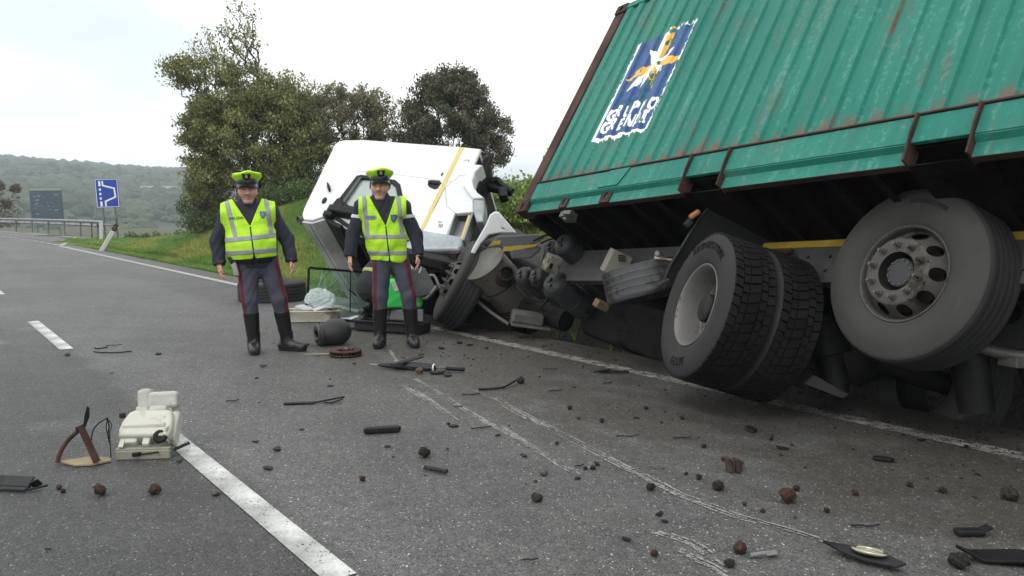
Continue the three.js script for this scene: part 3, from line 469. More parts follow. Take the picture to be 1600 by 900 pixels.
    petal(.02, 370, 62, O, 10); petal(-.12, 330, 40, W, -8); petal(.75, 190, 52, W, 30); petal(1.32, 270, 62, O, 44); petal(2.15, 150, 52, W, 0); petal(2.85, 240, 52, O, -20); petal(3.3, 210, 50, W, 12); petal(4.05, 280, 56, W, -30); petal(4.62, 300, 60, O, -40); petal(5.45, 220, 62, W, 24);
    c.fillStyle = '#f3f4f3'; c.font = 'bold 138px sans-serif'; c.textBaseline = 'alphabetic';
    const word = (t, x, y, wd) => { [...t].forEach((l, i) => { c.save(); c.translate(x + i * wd, y + (i % 2 ? -4 : 5)); c.rotate((r() - .5) * .10); c.scale(.9, 1); c.fillText(l, 0, 0); c.strokeStyle = '#f3f4f3'; c.lineWidth = 5; c.strokeText(l, 0, 0); c.restore(); }); };
    word('GRUPPO', 46, 818, 92); word('GRENDI', 46, 928, 92);
    c.globalCompositeOperation = 'destination-out'; c.fillStyle = '#000';
    const rag = (x, y, s, n) => { for (let i = 0; i < n; i++) { c.beginPath(); const px = x + (r() - .5) * s[0], py = y + (r() - .5) * s[1]; c.moveTo(px, py); for (let k = 0; k < 6; k++) { const a = k / 6 * 6.28, q = (3 + r() * 11); c.lineTo(px + Math.cos(a) * q, py + Math.sin(a) * q * 2.2); } c.fill(); } };
    for (let x = 0; x < w; x += 14) c.fillRect(x, 0, 15, 62 + 34 * r() * (x < 210 || x > 440 ? 1 : .4) + (x < 330 ? 40 : 0)); for (let x = 0; x < w; x += 18) c.fillRect(x, h - 34 * (.3 + r()), 19, 60);
    rag(395, 560, [90, 200], 40); rag(300, 690, [300, 30], 16); rag(470, 760, [40, 60], 10); rag(430, 240, [90, 160], 14); rag(8, 350, [26, 640], 40); rag(w - 10, 520, [24, 900], 44); rag(300, 80, [600, 60], 40); rag(500, 880, [60, 50], 6); rag(320, 400, [560, 500], 26);
  });
  lt.wrapS = lt.wrapT = THREE.ClampToEdgeWrapping;
  obj('logo', corrugated(.735, 1.505, .665, 2.02, .021, -.0085, (x, y) => [(x - .735) / .77, (y - .665) / 1.355], 2), mat([1, 1, 1], .5, { map: lt, alphaTest: .5, transparent: true }), box20, true);
}
// ---------------------------------------------------------------- truck chassis with its wheels
const bold = await new FontLoader().loadAsync('fonts/droid/droid_sans_bold.typeface.json');
const tyreM = mat([.036, .036, .036], .85, { map: again(soft, [1.7, 1.7]), bump: again(bumpN, [4, 4]), bumpScale: .001, phys: { specularIntensity: .5 } }), tyreDusty = mat([.064, .063, .059], .9, { map: again(soft, [1.3, 1.3]), bump: again(bumpN, [4, 4]), bumpScale: .001, phys: { specularIntensity: .4 } }), treadM = mat([.022, .022, .022], .85, { map: scuff, bump: bumpN, bumpScale: .001, phys: { specularIntensity: .4 } });
const rimM = mat([.098, .093, .085], .65, { metal: .2, map: grime, rep: 2, bump: bumpN, bumpScale: .0015 }), rimPale = mat([.185, .18, .17], .6, { metal: .25, map: grime, rep: 2, bump: bumpN, bumpScale: .0015 }), nutM = mat([.15, .14, .125], .6, { metal: .4, map: grime }), hubM = mat([.048, .05, .053], .8, { map: soft });
const turnZ = g => g.rotateX(Math.PI / 2);
function tyreSide(RO) { // both sidewalls with moulded rings; outer face towards +z
  const side = [[.288, -.012], [.305, .004], [.330, .016], [.375, .026], [.410, .029], [.412, .026], [.418, .028], [.452, .022], [.455, .018], [.462, .019], [RO - .026, .004], [RO - .014, -.008]];
  const back = side.map(([r, z]) => [r, -.30 - z]).reverse(); return [side, back];
}
function ribbedTyre(p, RO = .532) {
  const [s, b] = tyreSide(RO), tr = []; tr.push([RO - .004, -.022]); for (let k = 0; k < 5; k++) { const a = -.03 - k * .05; tr.push([RO, a], [RO, a - .037]); if (k < 4) tr.push([RO - .010, a - .039], [RO - .010, a - .048]); } tr.push([RO - .004, -.277]);
  const side = obj('sidewall', [turnZ(lathe(s, 96)), turnZ(lathe(b, 96))], tyreDusty, p); obj('tread', turnZ(lathe([s[s.length - 1], ...tr, b[0]], 96)), tyreM, p); return side;
}
function blockTyre(p, RO = .522) {
  const [s, b] = tyreSide(RO); obj('sidewall', [turnZ(lathe(s, 96)), turnZ(lathe(b, 96))], tyreM, p); obj('carcass', turnZ(lathe([s[s.length - 1], [RO - .016, -.03], [RO - .016, -.27], b[0]], 96)), treadM, p);
  const g = [], ribs = [[-.034, .050, 0, 50], [-.085, .040, .5, 50], [-.150, .074, .25, 50], [-.215, .040, .75, 50], [-.266, .050, 0, 50]];
  for (const [z, w, ph, n] of ribs) for (let k = 0; k < n; k++) { const a = (k + ph) / n * 6.28318, l = 6.28318 * RO / n - .0095, h = .026, sk = w > .06 ? .35 : w < .045 ? 0 : (z > -.1 ? -.25 : .25); const q = new THREE.BoxGeometry(l, h, w); const pp = q.attributes.position; for (let i = 0; i < pp.count; i++) { pp.setX(i, pp.getX(i) + pp.getZ(i) * sk + (pp.getY(i) > 0 ? -Math.sign(pp.getX(i)) * .002 : 0)); } q.translate(0, RO - h / 2 + .001, z); q.rotateZ(-a); g.push(q); }
  const t = obj('tread_blocks', g, treadM, p); t.userData.kind = 'stuff';
}
function lettering(p, text, r, h, a0, m, z = .0275) { // letters moulded round the sidewall, tops outwards
  const g = []; let a = a0; for (const ch of text) { const t = new TextGeometry(ch, { font: bold, size: h, depth: .004, curveSegments: 3, bevelEnabled: false }); t.computeBoundingBox(); const w = t.boundingBox.max.x + h * .12; t.translate(-w / 2, 0, z); t.translate(0, r, 0); a -= w / r / 2; t.rotateZ(a); a -= w / r / 2; g.push(t); }
  obj('lettering', g, m, p);
}
function discWithHoles(n, r0, r1, hr, ha, hb, zf) { // wheel disc with oval hand holes, one patch round each hole
  const pos = [], A = 40, B = 5; const P = (r, t) => [r * Math.cos(t), r * Math.sin(t), zf(r)];
  const ring = (ra, rb, m, k) => { for (let i = 0; i < k; i++) for (let j = 0; j < m; j++) { const t0 = i / k * 6.28318, t1 = (i + 1) / k * 6.28318, q0 = mix(ra, rb, j / m), q1 = mix(ra, rb, (j + 1) / m), a = P(q0, t0), b = P(q1, t0), c = P(q1, t1), d = P(q0, t1); pos.push(...a, ...b, ...c, ...a, ...c, ...d); } };
  const lo = hr - ha * 1.25, hi = hr + ha * 1.25; ring(r0, lo, 6, 120); ring(hi, r1, 3, 120); const dt = 6.28318 / n;
  for (let s = 0; s < n; s++) { const tc = (s + .5) * dt, pt = (k, m) => { const f = k / A * 6.28318, cx = Math.cos(f), sy = Math.sin(f), e = [ha * cx, hb * sy]; const sc = Math.min((hi - hr) / Math.max(1e-6, Math.abs(cx)), (dt / 2 * hr) / Math.max(1e-6, Math.abs(sy))), o = [cx * sc, sy * sc], u = mix(e[0], o[0], m / B), v = mix(e[1], o[1], m / B); return P(hr + u, tc + v / hr); };
    for (let k = 0; k < A; k++) for (let m = 0; m < B; m++) { const a = pt(k, m), b = pt(k, m + 1), c = pt(k + 1, m + 1), d = pt(k + 1, m); pos.push(...a, ...b, ...c, ...a, ...c, ...d); } }
  const g = new THREE.BufferGeometry(); g.setAttribute('position', new THREE.Float32BufferAttribute(pos, 3)); g.computeVertexNormals(); return g;
}
function nutRing(p, n, r, z, s, m, ph = 0) { for (let k = 0; k < n; k++) { const a = (k + ph) / n * 6.28318, x = r * Math.cos(a), y = r * Math.sin(a); obj('wheel_nut', [cyl([x, y, z - .01], [x, y, z + .012], s * 1.5, s * 1.5, 14), cyl([x, y, z + .01], [x, y, z + .036], s * 1.2, s * 1.15, 6), cyl([x, y, z + .03], [x, y, z + .052], s * .75, s * .7, 8)], m, p); } }
function singleRim(p) {
  obj('rim', [turnZ(lathe([[.268, -.10], [.272, -.03], [.280, -.006], [.290, .004], [.297, .002], [.297, -.012], [.288, -.03]], 72)), discWithHoles(10, .118, .275, .232, .026, .040, r => mix(.058, -.055, sstep(.192, .28, r)))], rimM, p);
  obj('hub_well', turnZ(lathe([[.118, .058], [.112, .045], [.112, -.06], [.02, -.06]], 48)), MT.oily, p);
  const h = obj('hub_cover', turnZ(lathe([[.001, .028], [.080, .026], [.088, .018], [.090, -.05]], 40)), hubM, p); h.userData.label = 'round hub cover ringed with small bolts';
  nutRing(p, 10, .160, .056, .0145, nutM, .2); for (let k = 0; k < 12; k++) { const a = k / 12 * 6.283; obj('hub_bolt', cyl([.074 * Math.cos(a), .074 * Math.sin(a), .02], [.074 * Math.cos(a), .074 * Math.sin(a), .034], .006, .006, 6), nutM, p); }
  obj('brake_drum', [cyl([0, 0, -.34], [0, 0, -.07], .215, .215, 36)], MT.darkRust, p);
}
function deepRim(p) {
  obj('rim', turnZ(lathe([[.297, -.012], [.297, .002], [.291, .006], [.280, -.004], [.268, -.03], [.262, -.06], [.250, -.11], [.246, -.165], [.236, -.18], [.228, -.18]], 72)), rimPale, p);
  obj('wheel_disc', discWithHoles(10, .10, .238, .205, .019, .034, r => mix(-.255, -.178, sstep(.14, .23, r))), rimM, p);
  obj('hub', turnZ(lathe([[.001, -.06], [.085, -.065], [.10, -.08], [.105, -.26]], 40)), MT.oily, p); nutRing(p, 10, .155, -.248, .0145, nutM);
  obj('brake_drum', [cyl([0, 0, -.62], [0, 0, -.30], .22, .22, 36)], MT.darkRust, p);
}
const CB = V(1.6, 0, -6.8), chassis = thing('truck_chassis', 'dark wrecked truck chassis leaning into the ditch with twin and single wheels raised', 'truck', CB.toArray());
const ch = (name, geo, m, parent = chassis, keep) => { const o = obj(name, geo, m, parent, keep); if (parent === chassis) o.position.set(-CB.x, -CB.y, -CB.z); return o; };
function wheelAt(name, C, n, spin) { const p = part(name, chassis), z = V(...n).normalize(), x = V(0, 1, 0).cross(z).normalize(), y = z.clone().cross(x); const m = M4().makeBasis(x, y, z); m.setPosition(V(...C).sub(CB)); m.multiply(M4().makeRotationZ(spin)); m.decompose(p.position, p.quaternion, p.scale); return p; }
const nT = [-.867, .281, .411], nD = [-.940, .304, .155], cT = [2.30, 1.035, -4.68], cD = [1.26, .76, -5.44];
const along = (c, n, k) => c.map((v, i) => v + n[i] * k);
{ const w = wheelAt('single_wheel', cT, nT, .35); w.userData.label = 'raised single wheel with dusty ribbed tyre and ten wheel nuts'; ribbedTyre(w); singleRim(w); lettering(w, 'BRIDGESTONE', .425, .026, -.25, tyreM); }
{ const w = wheelAt('twin_wheel', cD, nD, 0); w.userData.label = 'outer twin wheel with chunky blocked tread'; blockTyre(w); deepRim(w); lettering(w, 'BRIDGESTONE', .398, .050, .62, treadM); lettering(w, 'M729', .385, .054, -2.72, treadM); }
{ const w = wheelAt('twin_wheel', along(cD, nD, -.345), nD, 1); blockTyre(w); }
{ const w = wheelAt('single_wheel', along(cT, nT, -2.0), nT, 1); ribbedTyre(w); }
{ const w = wheelAt('twin_wheel', along(cD, nD, -1.85), nD, 1); ribbedTyre(w); }
{ const w = wheelAt('front_wheel', [-.70, .60, -9.35], [-.875, .46, .13], .2); w.userData.label = 'front wheel seen on its worn tread beside the cab'; ribbedTyre(w, .525); singleRim(w); }
const RX = V(...CX), RY = V(...CY), RZ = V(...CZ);   // the frame lies under the container at the same tilt
const fr = (t, y, z) => V(...CT).addScaledVector(RX, 3.96 + t).addScaledVector(RY, -.19).addScaledVector(RZ, -.73).addScaledVector(RY, y).addScaledVector(RZ, z);
const inFrame = (g, t, y, z) => g.applyMatrix4(M4().makeBasis(RX, RY, RZ).setPosition(fr(t, y, z)));
{
  for (const z of [0, -.82]) ch('frame_rail', [inFrame(box(6.6, .33, .012, [-1.0, 0, 0], undefined, .003), 0, 0, z), inFrame(box(6.6, .012, .08, [-1.0, .165, -.034], undefined, .003), 0, 0, z), inFrame(box(6.6, .012, .08, [-1.0, -.165, -.034], undefined, .003), 0, 0, z)], MT.frameGrey);
  ch('marker_tape', inFrame(box(3.9, .052, .005, [.3, .135, .010], undefined, .001), 0, 0, 0), MT.yellowTape);
  for (const t of [-3.6, -2.6, -1.4, -.2, 1.2, 2.0]) ch('cross_beam', inFrame(box(.1, .2, .8, [0, 0, 0]), t, -.01, -.42), MT.frame);
  ch('axle', cyl(along(cT, nT, -.1), along(cT, nT, -2.0), .075, .075, 16), MT.oily); ch('axle', [cyl(along(cD, nD, -.5), along(cD, nD, -2.1), .08, .08, 16), xf(new THREE.SphereGeometry(.24, 20, 14), along(cD, nD, -1.2))], MT.oily);
  ch('air_spring', [cyl([2.18, .60, -5.55], [2.22, .40, -5.50], .15, .165, 24), cyl([2.22, .40, -5.5], [2.25, .14, -5.46], .105, .10, 24)], MT.blackPlastic);
  ch('air_spring', [cyl([2.75, .55, -4.75], [2.8, .2, -4.7], .11, .10, 24)], MT.blackPlastic);
  ch('spring_plate', extr([[0, 0], [.26, -.10], [.30, -.07], [.06, .06]], .25, .006).translate(1.92, .27, -5.4), MT.frame);
  ch('suspension_arm', [tube([[2.55, .72, -4.95], [2.75, .60, -4.62], [2.98, .56, -4.55], [3.4, .50, -4.4]], .035, 16), box(.3, .06, .12, [3.0, .52, -4.6], [0, .4, -.1])], MT.dullSteel);
  ch('frame_bracket', [inFrame(box(.10, .14, .05, [0, 0, .03]), -1.18, -.02, 0), inFrame(cyl([-.25, .06, .05], [.12, .06, .05], .018, .018, 10), -1.2, 0, 0)], MT.rust);
  const bolts = []; for (let t = -3; t < 2; t += .16) for (const y of [-.08, .03]) bolts.push(inFrame(cyl([0, 0, 0], [0, 0, .018], .014, .014, 6), t + .05 * Math.sin(t * 9), y, .004)); ch('rail_bolts', bolts, MT.frame);
  ch('added_dark_tank', [box(1.9, .6, .6, [1.45, .30, -7.75], [.25, -1.0, .1], .10)], MT.oily); ch('added_dark_box', [box(.9, .5, .5, [2.55, .42, -6.3], [.3, -1.0, .1], .04)], MT.oily);  // added dark masses that fill the gap so the ditch reads as shaded
  // big mudguard plate and its curled flange above the twin wheels
  ch('mudguard', extr([[1.14, .86], [1.19, 1.0], [1.25, 1.10], [1.38, 1.32], [1.47, 1.44], [1.52, 1.465], [2.02, 1.19], [2.02, 1.08], [1.72, 1.12], [1.45, 1.14], [1.30, 1.02], [1.2, .86]], .02, .004).translate(0, 0, -6.02), MT.blackPlastic);
  ch('mudguard_flange', [xf(tube([[1.15, .875, -5.99], [1.20, 1.00, -5.99], [1.26, 1.10, -5.99], [1.39, 1.32, -5.99], [1.50, 1.46, -6.0]], .012, 30, 8), [0, 0, 0]), extr([[1.085, .845], [1.12, .825], [1.19, .88], [1.17, .90]], .10, .006).translate(0, 0, -6.02)], MT.darkPlastic);
  ch('marker_lamp', [box(.095, .042, .06, [1.362, 1.375, -5.97], [0, 0, .62], .018)], MT.lampOrange); ch('lamp_base', box(.07, .05, .08, [1.325, 1.31, -6.0], [0, 0, .8], .015), MT.darkPlastic);
  // ribbed plastic guard ahead of the twin wheels
  const rp = [[.02, -.10], [.40, -.10], [.43, -.17], [.45, -.18]]; for (let k = 0; k < 4; k++) { const y = -.13 + k * .062; rp.push([.458, y - .006], [.455, y], [.455, y + .048], [.4605, y + .054]); } rp.push([.44, .115], [.40, .12], [.02, .12]);
  const rg = lathe(rp, 64), aM = new THREE.Quaternion().setFromUnitVectors(V(0, 1, 0), V(-.20, .95, -.20).normalize()); rg.applyMatrix4(M4().compose(V(1.21, .835, -6.84), aM, V(.93, .93, .93))); ch('ribbed_guard', rg, mat([.085, .09, .095], .55, { map: grime, bump: bumpN, bumpScale: .001 }));
  ch('valve_box', [box(.20, .22, .13, [.925, .935, -7.05], [.1, .15, -.45], .012)], mat([.25, .235, .20], .6, { map: grime })); ch('valve_box_vents', [0, 1, 2].map(k => box(.07, .009, .012, [.965, 1.012 - k * .021, -6.975], [.1, .15, -.12], .002)), MT.blackPlastic);
  ch('coupling_pipe', [cyl([1.13, 1.03, -6.3], [1.5, .99, -6.1], .017, .017, 10), xf(new THREE.SphereGeometry(.033, 12, 8), [1.16, 1.06, -6.3]), cyl([1.16, 1.06, -6.3], [1.24, .99, -6.26], .02, .014, 10)], MT.steel);
  ch('wood_block', box(.13, .08, .10, [.84, .52, -7.45], [.2, .3, -.5], .01), mat([.30, .21, .13], .85, { map: mottle }));
  // silencer
  const A = V(.55, -.67, -.5).normalize(), E1 = V(.836, .439, .331).normalize(), E2 = A.clone().cross(E1), mm = M4().makeBasis(E1, E2, A).setPosition(V(-.315, .815, -8.9));
  const sec = ell(0, 0, .255, .215, 40), body = extr(sec, .92, .02, [], 3).applyMatrix4(mm); ch('silencer_body', body, mat([.185, .165, .145], .6, { metal: .25, map: again(grime, [1.3, 1.3]), bump: bumpN, bumpScale: .001 }));
  ch('silencer_end', [extr(ell(0, 0, .24, .20, 40), .02, .006).applyMatrix4(M4().makeTranslation(0, 0, -.012)).applyMatrix4(mm), extr(ell(0, 0, .264, .224, 40), .03, .006, [ell(0, 0, .228, .188, 40)]).applyMatrix4(M4().makeTranslation(0, 0, -.014)).applyMatrix4(mm)], mat([.20, .195, .175], .65, { metal: .15, map: mottle, bump: bumpN, bumpScale: .001 }));
  for (const z of [.30, .62, .66]) ch('silencer_strap', extr(ell(0, 0, .262, .222, 40), .016, .002, [ell(0, 0, .24, .20, 40)]).applyMatrix4(M4().makeTranslation(0, 0, z)).applyMatrix4(mm), MT.darkRust);
  ch('exhaust_outlet', [cyl([-.06, .70, -8.75], [-.055, .735, -8.56], .084, .078, 28, true), cyl([-.06, .70, -8.75], [-.055, .735, -8.56], .066, .066, 28, true), xf(new THREE.RingGeometry(.066, .078, 28), [-.055, .735, -8.558], [-.18, .03, 0]), cyl([-.10, .66, -8.84], [-.06, .71, -8.72], .11, .088, 24, true)], MT.darkRust);
  ch('silencer_foot', [box(.36, .13, .20, [.17, .225, -8.75], [.1, .1, -.18], .03), box(.44, .03, .22, [.20, .145, -8.72], [.1, .1, -.16], .01)], MT.dullSteel);
  // compressed air tanks
  const tank = (p0, r, len, d = [.66, -.55, -.51]) => { const dome = [[.001, 0], [r * .45, r * .06], [r * .8, r * .24], [r, r * .62], [r, len - r * .6], [r * .8, len - r * .24], [.001, len]]; const g = [lathe(dome, 36)]; for (const y of [r * .66, len * .55]) g.push(lathe([[r, y], [r + .005, y], [r + .005, y + .022], [r, y + .022]], 36)); g.push(cyl([0, -.02, 0], [0, .01, 0], .03, .03, 12)); g.push(cyl([r * .5, -.012, 0], [r * .5, .05, 0], .016, .016, 8)); const q = new THREE.Quaternion().setFromUnitVectors(V(0, 1, 0), V(...d).normalize()); ch('air_tank', g.map(x => x.applyMatrix4(M4().compose(V(...p0), q, V(1, 1, 1)))), MT.tankBlack); };
  tank([.475, 1.11, -7.86], .124, .62); tank([.375, .72, -7.9], .140, .66); tank([.225, .765, -8.16], .105, .5); tank([.375, 1.06, -8.22], .108, .5); tank([.08, .755, -8.42], .105, .45); 
  ch('relay_box', [box(.15, .17, .12, [.39, .89, -7.78], [.3, .4, -.42], .012)], mat([.30, .285, .24], .6, { map: grime })); ch('relay_box_slots', [0, 1].map(k => box(.03, .055, .02, [.365 + .012 * k, .92 - .05 * k, -7.71], [.3, .4, -.42], .003)), MT.blackPlastic);
  // grey step panels with yellow tape
  ch('step_panel', extr([[-.16, 1.13], [.0, 1.135], [.27, 1.15], [.36, 1.13], [.33, 1.08], [.20, 1.03], [.02, 1.0], [-.27, 1.005]], .05, .012).translate(0, 0, -8.78), MT.greyPlastic); ch('step_panel', extr([[0, .985], [.10, 1.0], [.27, 1.055], [.305, 1.03], [.30, .985], [.205, .905], [.0, .895], [-.02, .94]], .05, .014).translate(0, 0, -8.46), MT.greyPlastic);
  ch('yellow_strip', extr([[-.24, 1.02], [-.13, 1.035], [-.12, 1.08], [-.20, 1.075]], .006, .001).translate(0, 0, -8.728), MT.yellowTape); ch('yellow_strip', extr([[-.10, .975], [.0, .985], [.25, 1.025], [.265, 1.055], [-.02, 1.03], [-.09, 1.025]], .006, .001).translate(0, 0, -8.408), MT.yellowTape);
  ch('front_fender', extr([[-.50, .86], [-.44, 1.0], [-.30, 1.24], [-.25, 1.36], [-.20, 1.395], [-.15, 1.39], [-.09, 1.32], [.05, 1.155], [-.14, 1.15], [-.26, 1.13], [-.36, 1.02], [-.45, .86]], .22, .02, [[[-.135, 1.255], [-.035, 1.18], [-.135, 1.185]]], 3).translate(0, 0, -9.25), MT.white);
  ch('grab_bar', tube([[-.42, .41, -9.0], [-.32, .32, -8.98], [-.2, .23, -8.96], [-.04, .13, -8.92]], .022, 16), MT.dullSteel);
  ch('silencer_hanger', [box(.5, .10, .14, [-.33, .48, -9.02], [.2, .1, -.62], .02), tube([[-.52, .66, -8.98], [-.5, .52, -8.95], [-.38, .40, -8.95]], .02, 12)], MT.frame);
  ch('hose_bundle', [tube([[.22, 1.10, -8.2], [.36, 1.16, -8.15], [.46, 1.13, -8.1], [.56, 1.18, -8.05]], .014, 20), tube([[.30, 1.07, -8.3], [.42, 1.12, -8.2], [.5, 1.09, -8.1]], .012, 16), tube([[.55, 1.19, -8.05], [.48, 1.24, -8.3], [.3, 1.2, -8.6]], .012, 16), tube([[.3, .62, -8.2], [.36, .52, -8.05], [.3, .4, -8.1], [.45, .35, -8.1]], .014, 18), tube([[.05, .6, -8.55], [.15, .5, -8.4], [.3, .45, -8.35], [.42, .5, -8.2]], .014, 18)], MT.blackPlastic);
  // engine and gearbox lumps under the torn-off cab
  const r = rng(17), eng = [box(1.0, .7, .8, [.15, .62, -9.7], [.2, -.5, -.35], .06), box(1.1, .75, .5, [-.15, .30, -10.3], [.1, -.5, -.2], .06), box(.7, .5, .4, [-.2, .22, -9.5], [.1, -.5, -.2], .06), box(.7, .5, .6, [.75, .75, -9.1], [.1, -.5, -.3], .06), cyl([.1, .35, -9.2], [.6, .2, -8.7], .16, .13, 20), box(1.3, .14, .5, [-.9, .82, -9.9], [.2, -.4, -.1], .03)];
  ch('engine', eng, MT.oily);
  for (let k = 0; k < 26; k++) { const x = -1.35 + 1.0 * r(), y = .35 + .55 * r(), z = -9.75 - .4 * r(); ch('engine_fitting', k % 3 ? box(.05 + .12 * r(), .04 + .1 * r(), .06 + .1 * r(), [x, y, z], [r(), r(), r()], .01) : cyl([x, y, z], [x + .2 * r(), y - .12 * r(), z + .1 * r()], .015 + .03 * r(), .02, 10), [MT.oily, MT.frame, MT.dullSteel, MT.darkPlastic][Math.floor(r() * 4)]); }
  ch('engine_pipes', [tube([[-1.3, .8, -9.7], [-1.1, .6, -9.6], [-.95, .62, -9.65], [-.85, .4, -9.6]], .022, 20), tube([[-1.2, .45, -9.7], [-1.05, .35, -9.6], [-.9, .5, -9.55]], .028, 18)], MT.steel);
  ch('grey_cover', extr([[-1.30, .70], [-1.05, .72], [-.93, .50], [-.98, .40], [-1.18, .36], [-1.28, .52]], .05, .012).translate(0, 0, -9.6), MT.greyPlastic);
}
// ---------------------------------------------------------------- the torn-off white cab, tipped on its nose
const KL = [-.170, .640, .750], KD = [.958, -.073, .279], KO = [-2.51, 2.381, -11.5];
const cab = thing('truck_cab', 'white truck cab torn loose and tipped forward on its nose', 'truck cab');
{
  const X = V(...KD).normalize(), Z = V(...KL).addScaledVector(V(...KD), -V(...KD).dot(V(...KL))).normalize(), Y = Z.clone().cross(X);
  place(cab, M4().makeBasis(X, Y, Z).setPosition(V(...KO)));
  const kd = (d, f) => .9537 * d - .0024 * f - .0036 - .0214 * d * f, kf = (d, f) => .0931 * d + 1.1131 * f - .0024 + .0085 * d * f;
  const pf = a => a.map(([d, f]) => [kd(d, f), -kf(d, f)]), W = 2.1;
  const bx = (w, h, t, [d, y, z], rot, r) => box(w, h * 1.14, t, [kd(d, -y), -kf(d, -y), z], rot, r), bp = ([d, y, z]) => [kd(d, -y), -kf(d, -y), z];
  const glass = mat([.62, .70, .68], .04, { phys: { transmission: .55, thickness: 0, ior: 1.9 } });
  const cabTape = mat([.74, .57, .17], .5, { map: soft }), paint = MT.white, dark = MT.blackPlastic;
  const winOut = [[.60, .50], [.66, .475], [.75, .47], [1.20, .47], [1.30, .52], [1.44, .72], [1.56, .90], [.74, 1.0], [.60, .99], [.50, .92], [.50, .86]];
  const prof = [[.02, 1.20], [.0, 1.10], [.0, .06], [.03, -.01], [.10, -.05], [.43, -.105], [1.2, -.15], [1.967, -.20], [2.275, -.207], [2.262, .07], [2.235, .26], [2.265, .415], [2.46, .565], [2.53, .735], [2.295, .80], [2.285, 1.14], [2.30, 1.30], [1.98, 1.40], [1.3, 1.37], [.87, 1.30], [.50, 1.19], [.38, 1.165], [.22, 1.255], [.08, 1.265]];
  const sideG = extr(pf(prof), .07, .022, [pf(winOut).reverse()], 4); sideG.translate(0, 0, -.07); obj('side_panel', sideG, paint, cab);
  const side2 = extr(pf(prof), .07, .022, [], 3); side2.translate(0, 0, -W); obj('side_panel', side2, paint, cab);
  // sheets that span the width: follow part of the outline with a given thickness
  const sheet = (pts, th, z0, z1) => { const a = pf(pts), o = []; a.forEach((p, i) => { const q = a[Math.max(0, i - 1)], s = a[Math.min(a.length - 1, i + 1)], dx = s[0] - q[0], dy = s[1] - q[1], l = Math.hypot(dx, dy); o.push([p[0] - dy / l * th, p[1] + dx / l * th]); }); return extr([...a, ...o.reverse()], z1 - z0, .004).translate(0, 0, z0); };
  obj('roof', sheet([[.21, 1.25], [.08, 1.255], [.03, 1.20], [.012, 1.1], [.012, .07], [.05, .0]], -.04, -W + .05, -.06), paint, cab);
  obj('rear_wall', sheet([[.05, .0], [.11, -.035], [.43, -.09], [1.2, -.135], [1.967, -.185], [2.26, -.19]], -.04, -W + .05, -.06), paint, cab);
  obj('floor_pan', sheet([[2.25, -.18], [2.24, .07], [2.2, .27], [2.22, .43], [2.2, .8], [2.2, 1.3]], -.05, -W + .06, -.08), MT.frame, cab);
  const header = obj('header_panel', sheet([[.40, 1.165], [.22, 1.262], [.06, 1.27]], .03, -W + .03, -.03), mat([.88, .89, .89], .35, { map: mottle, rep: .4, phys: { clearcoat: .3 } }), cab);
  obj('header_seam', bx(.012, .006, W - .1, [.17, -1.288, -W / 2], undefined, .002), dark, header);
  obj('windscreen_surround', [sheet([[.37, 1.14], [.44, 1.19], [.50, 1.21]], .05, -W + .03, .02), sheet([[.42, 1.14], [.87, 1.29], [1.2, 1.36]], .05, -.12, .03), sheet([[.42, 1.14], [.87, 1.29], [1.2, 1.36]], .05, -W + .0, -W + .12)], dark, cab);
  obj('grille', sheet([[1.18, 1.345], [1.55, 1.40], [1.98, 1.42]], .05, -W + .04, .0), dark, cab);
  const liner = mat([.018, .018, .019], .9, { map: mottle, phys: { specularIntensity: .3 } });
  obj('cabin_liner', [extr(pf(prof.map(([d, f]) => [1.2 + (d - 1.2) * .95, .6 + (f - .6) * .95])), .02, .003).translate(0, 0, -W + .075), extr(pf(prof.map(([d, f]) => [1.2 + (d - 1.2) * .95, .6 + (f - .6) * .95])), .02, .003, [pf(winOut).reverse()]).translate(0, 0, -.10), sheet([[.10, 1.20], [.07, 1.1], [.07, .12], [.12, .05]], -.015, -W + .1, -.1), sheet([[.12, .05], [.43, -.03], [1.2, -.08], [2.2, -.12]], -.015, -W + .1, -.1)], liner, cab);
  obj('dashboard', bx(.5, .5, W - .3, [1.12, -1.05, -W / 2], [0, 0, .3], .06), dark, cab);
  for (const z of [-.55, -1.5]) { const s = part('seat', cab); obj('cushion', bx(.16, .5, .5, [1.55, -.55, z], undefined, .06), MT.darkPlastic, s); obj('backrest', bx(.7, .16, .48, [1.15, -.30, z], [0, 0, -.12], .06), MT.darkPlastic, s); }
  { const g = new THREE.TorusGeometry(.22, .018, 8, 32); g.rotateY(Math.PI / 2 - .4); g.translate(...bp([1.0, -.82, -.55])); obj('steering_wheel', g, dark, cab); }
  // door window
  const sc = (a, k, c = [1.0, .75]) => a.map(([d, f]) => [c[0] + (d - c[0]) * k, c[1] + (f - c[1]) * k]);
  const wf = part('door_window', cab);
  obj('window_frame', extr(pf(sc(winOut, 1.02)), .05, .01, [pf(sc(winOut, .84)).reverse()], 2).translate(0, 0, -.035), dark, wf);
  obj('pane', extr(pf(sc(winOut, .86)), .006, .001).translate(0, 0, -.03), glass, wf);
  obj('quarter_bar', [extr(pf([[.64, .52], [.69, .50], [.60, .93], [.56, .90]]), .03, .006).translate(0, 0, -.012)], MT.greyPlastic, wf);
  // mirrors on the black front pillar
  const mi = part('mirror', cab); obj('mirror_housing', [bx(.40, .10, .16, [.70, -1.10, .06], [0, 0, -.12], .03), bx(.12, .16, .12, [.50, -1.13, .05], [0, 0, -.1], .03)], dark, mi); obj('mirror_arm', [tube([[.44, -1.0, .0], [.46, -1.05, .08], [.6, -1.08, .1]].map(bp), .022, 12)], MT.darkPlastic, mi);
  obj('windscreen_border', [sheet([[.36, 1.10], [.36, 1.17], [.44, 1.235], [.60, 1.29], [.72, 1.31]], .06, -W + .02, .03)], dark, cab);
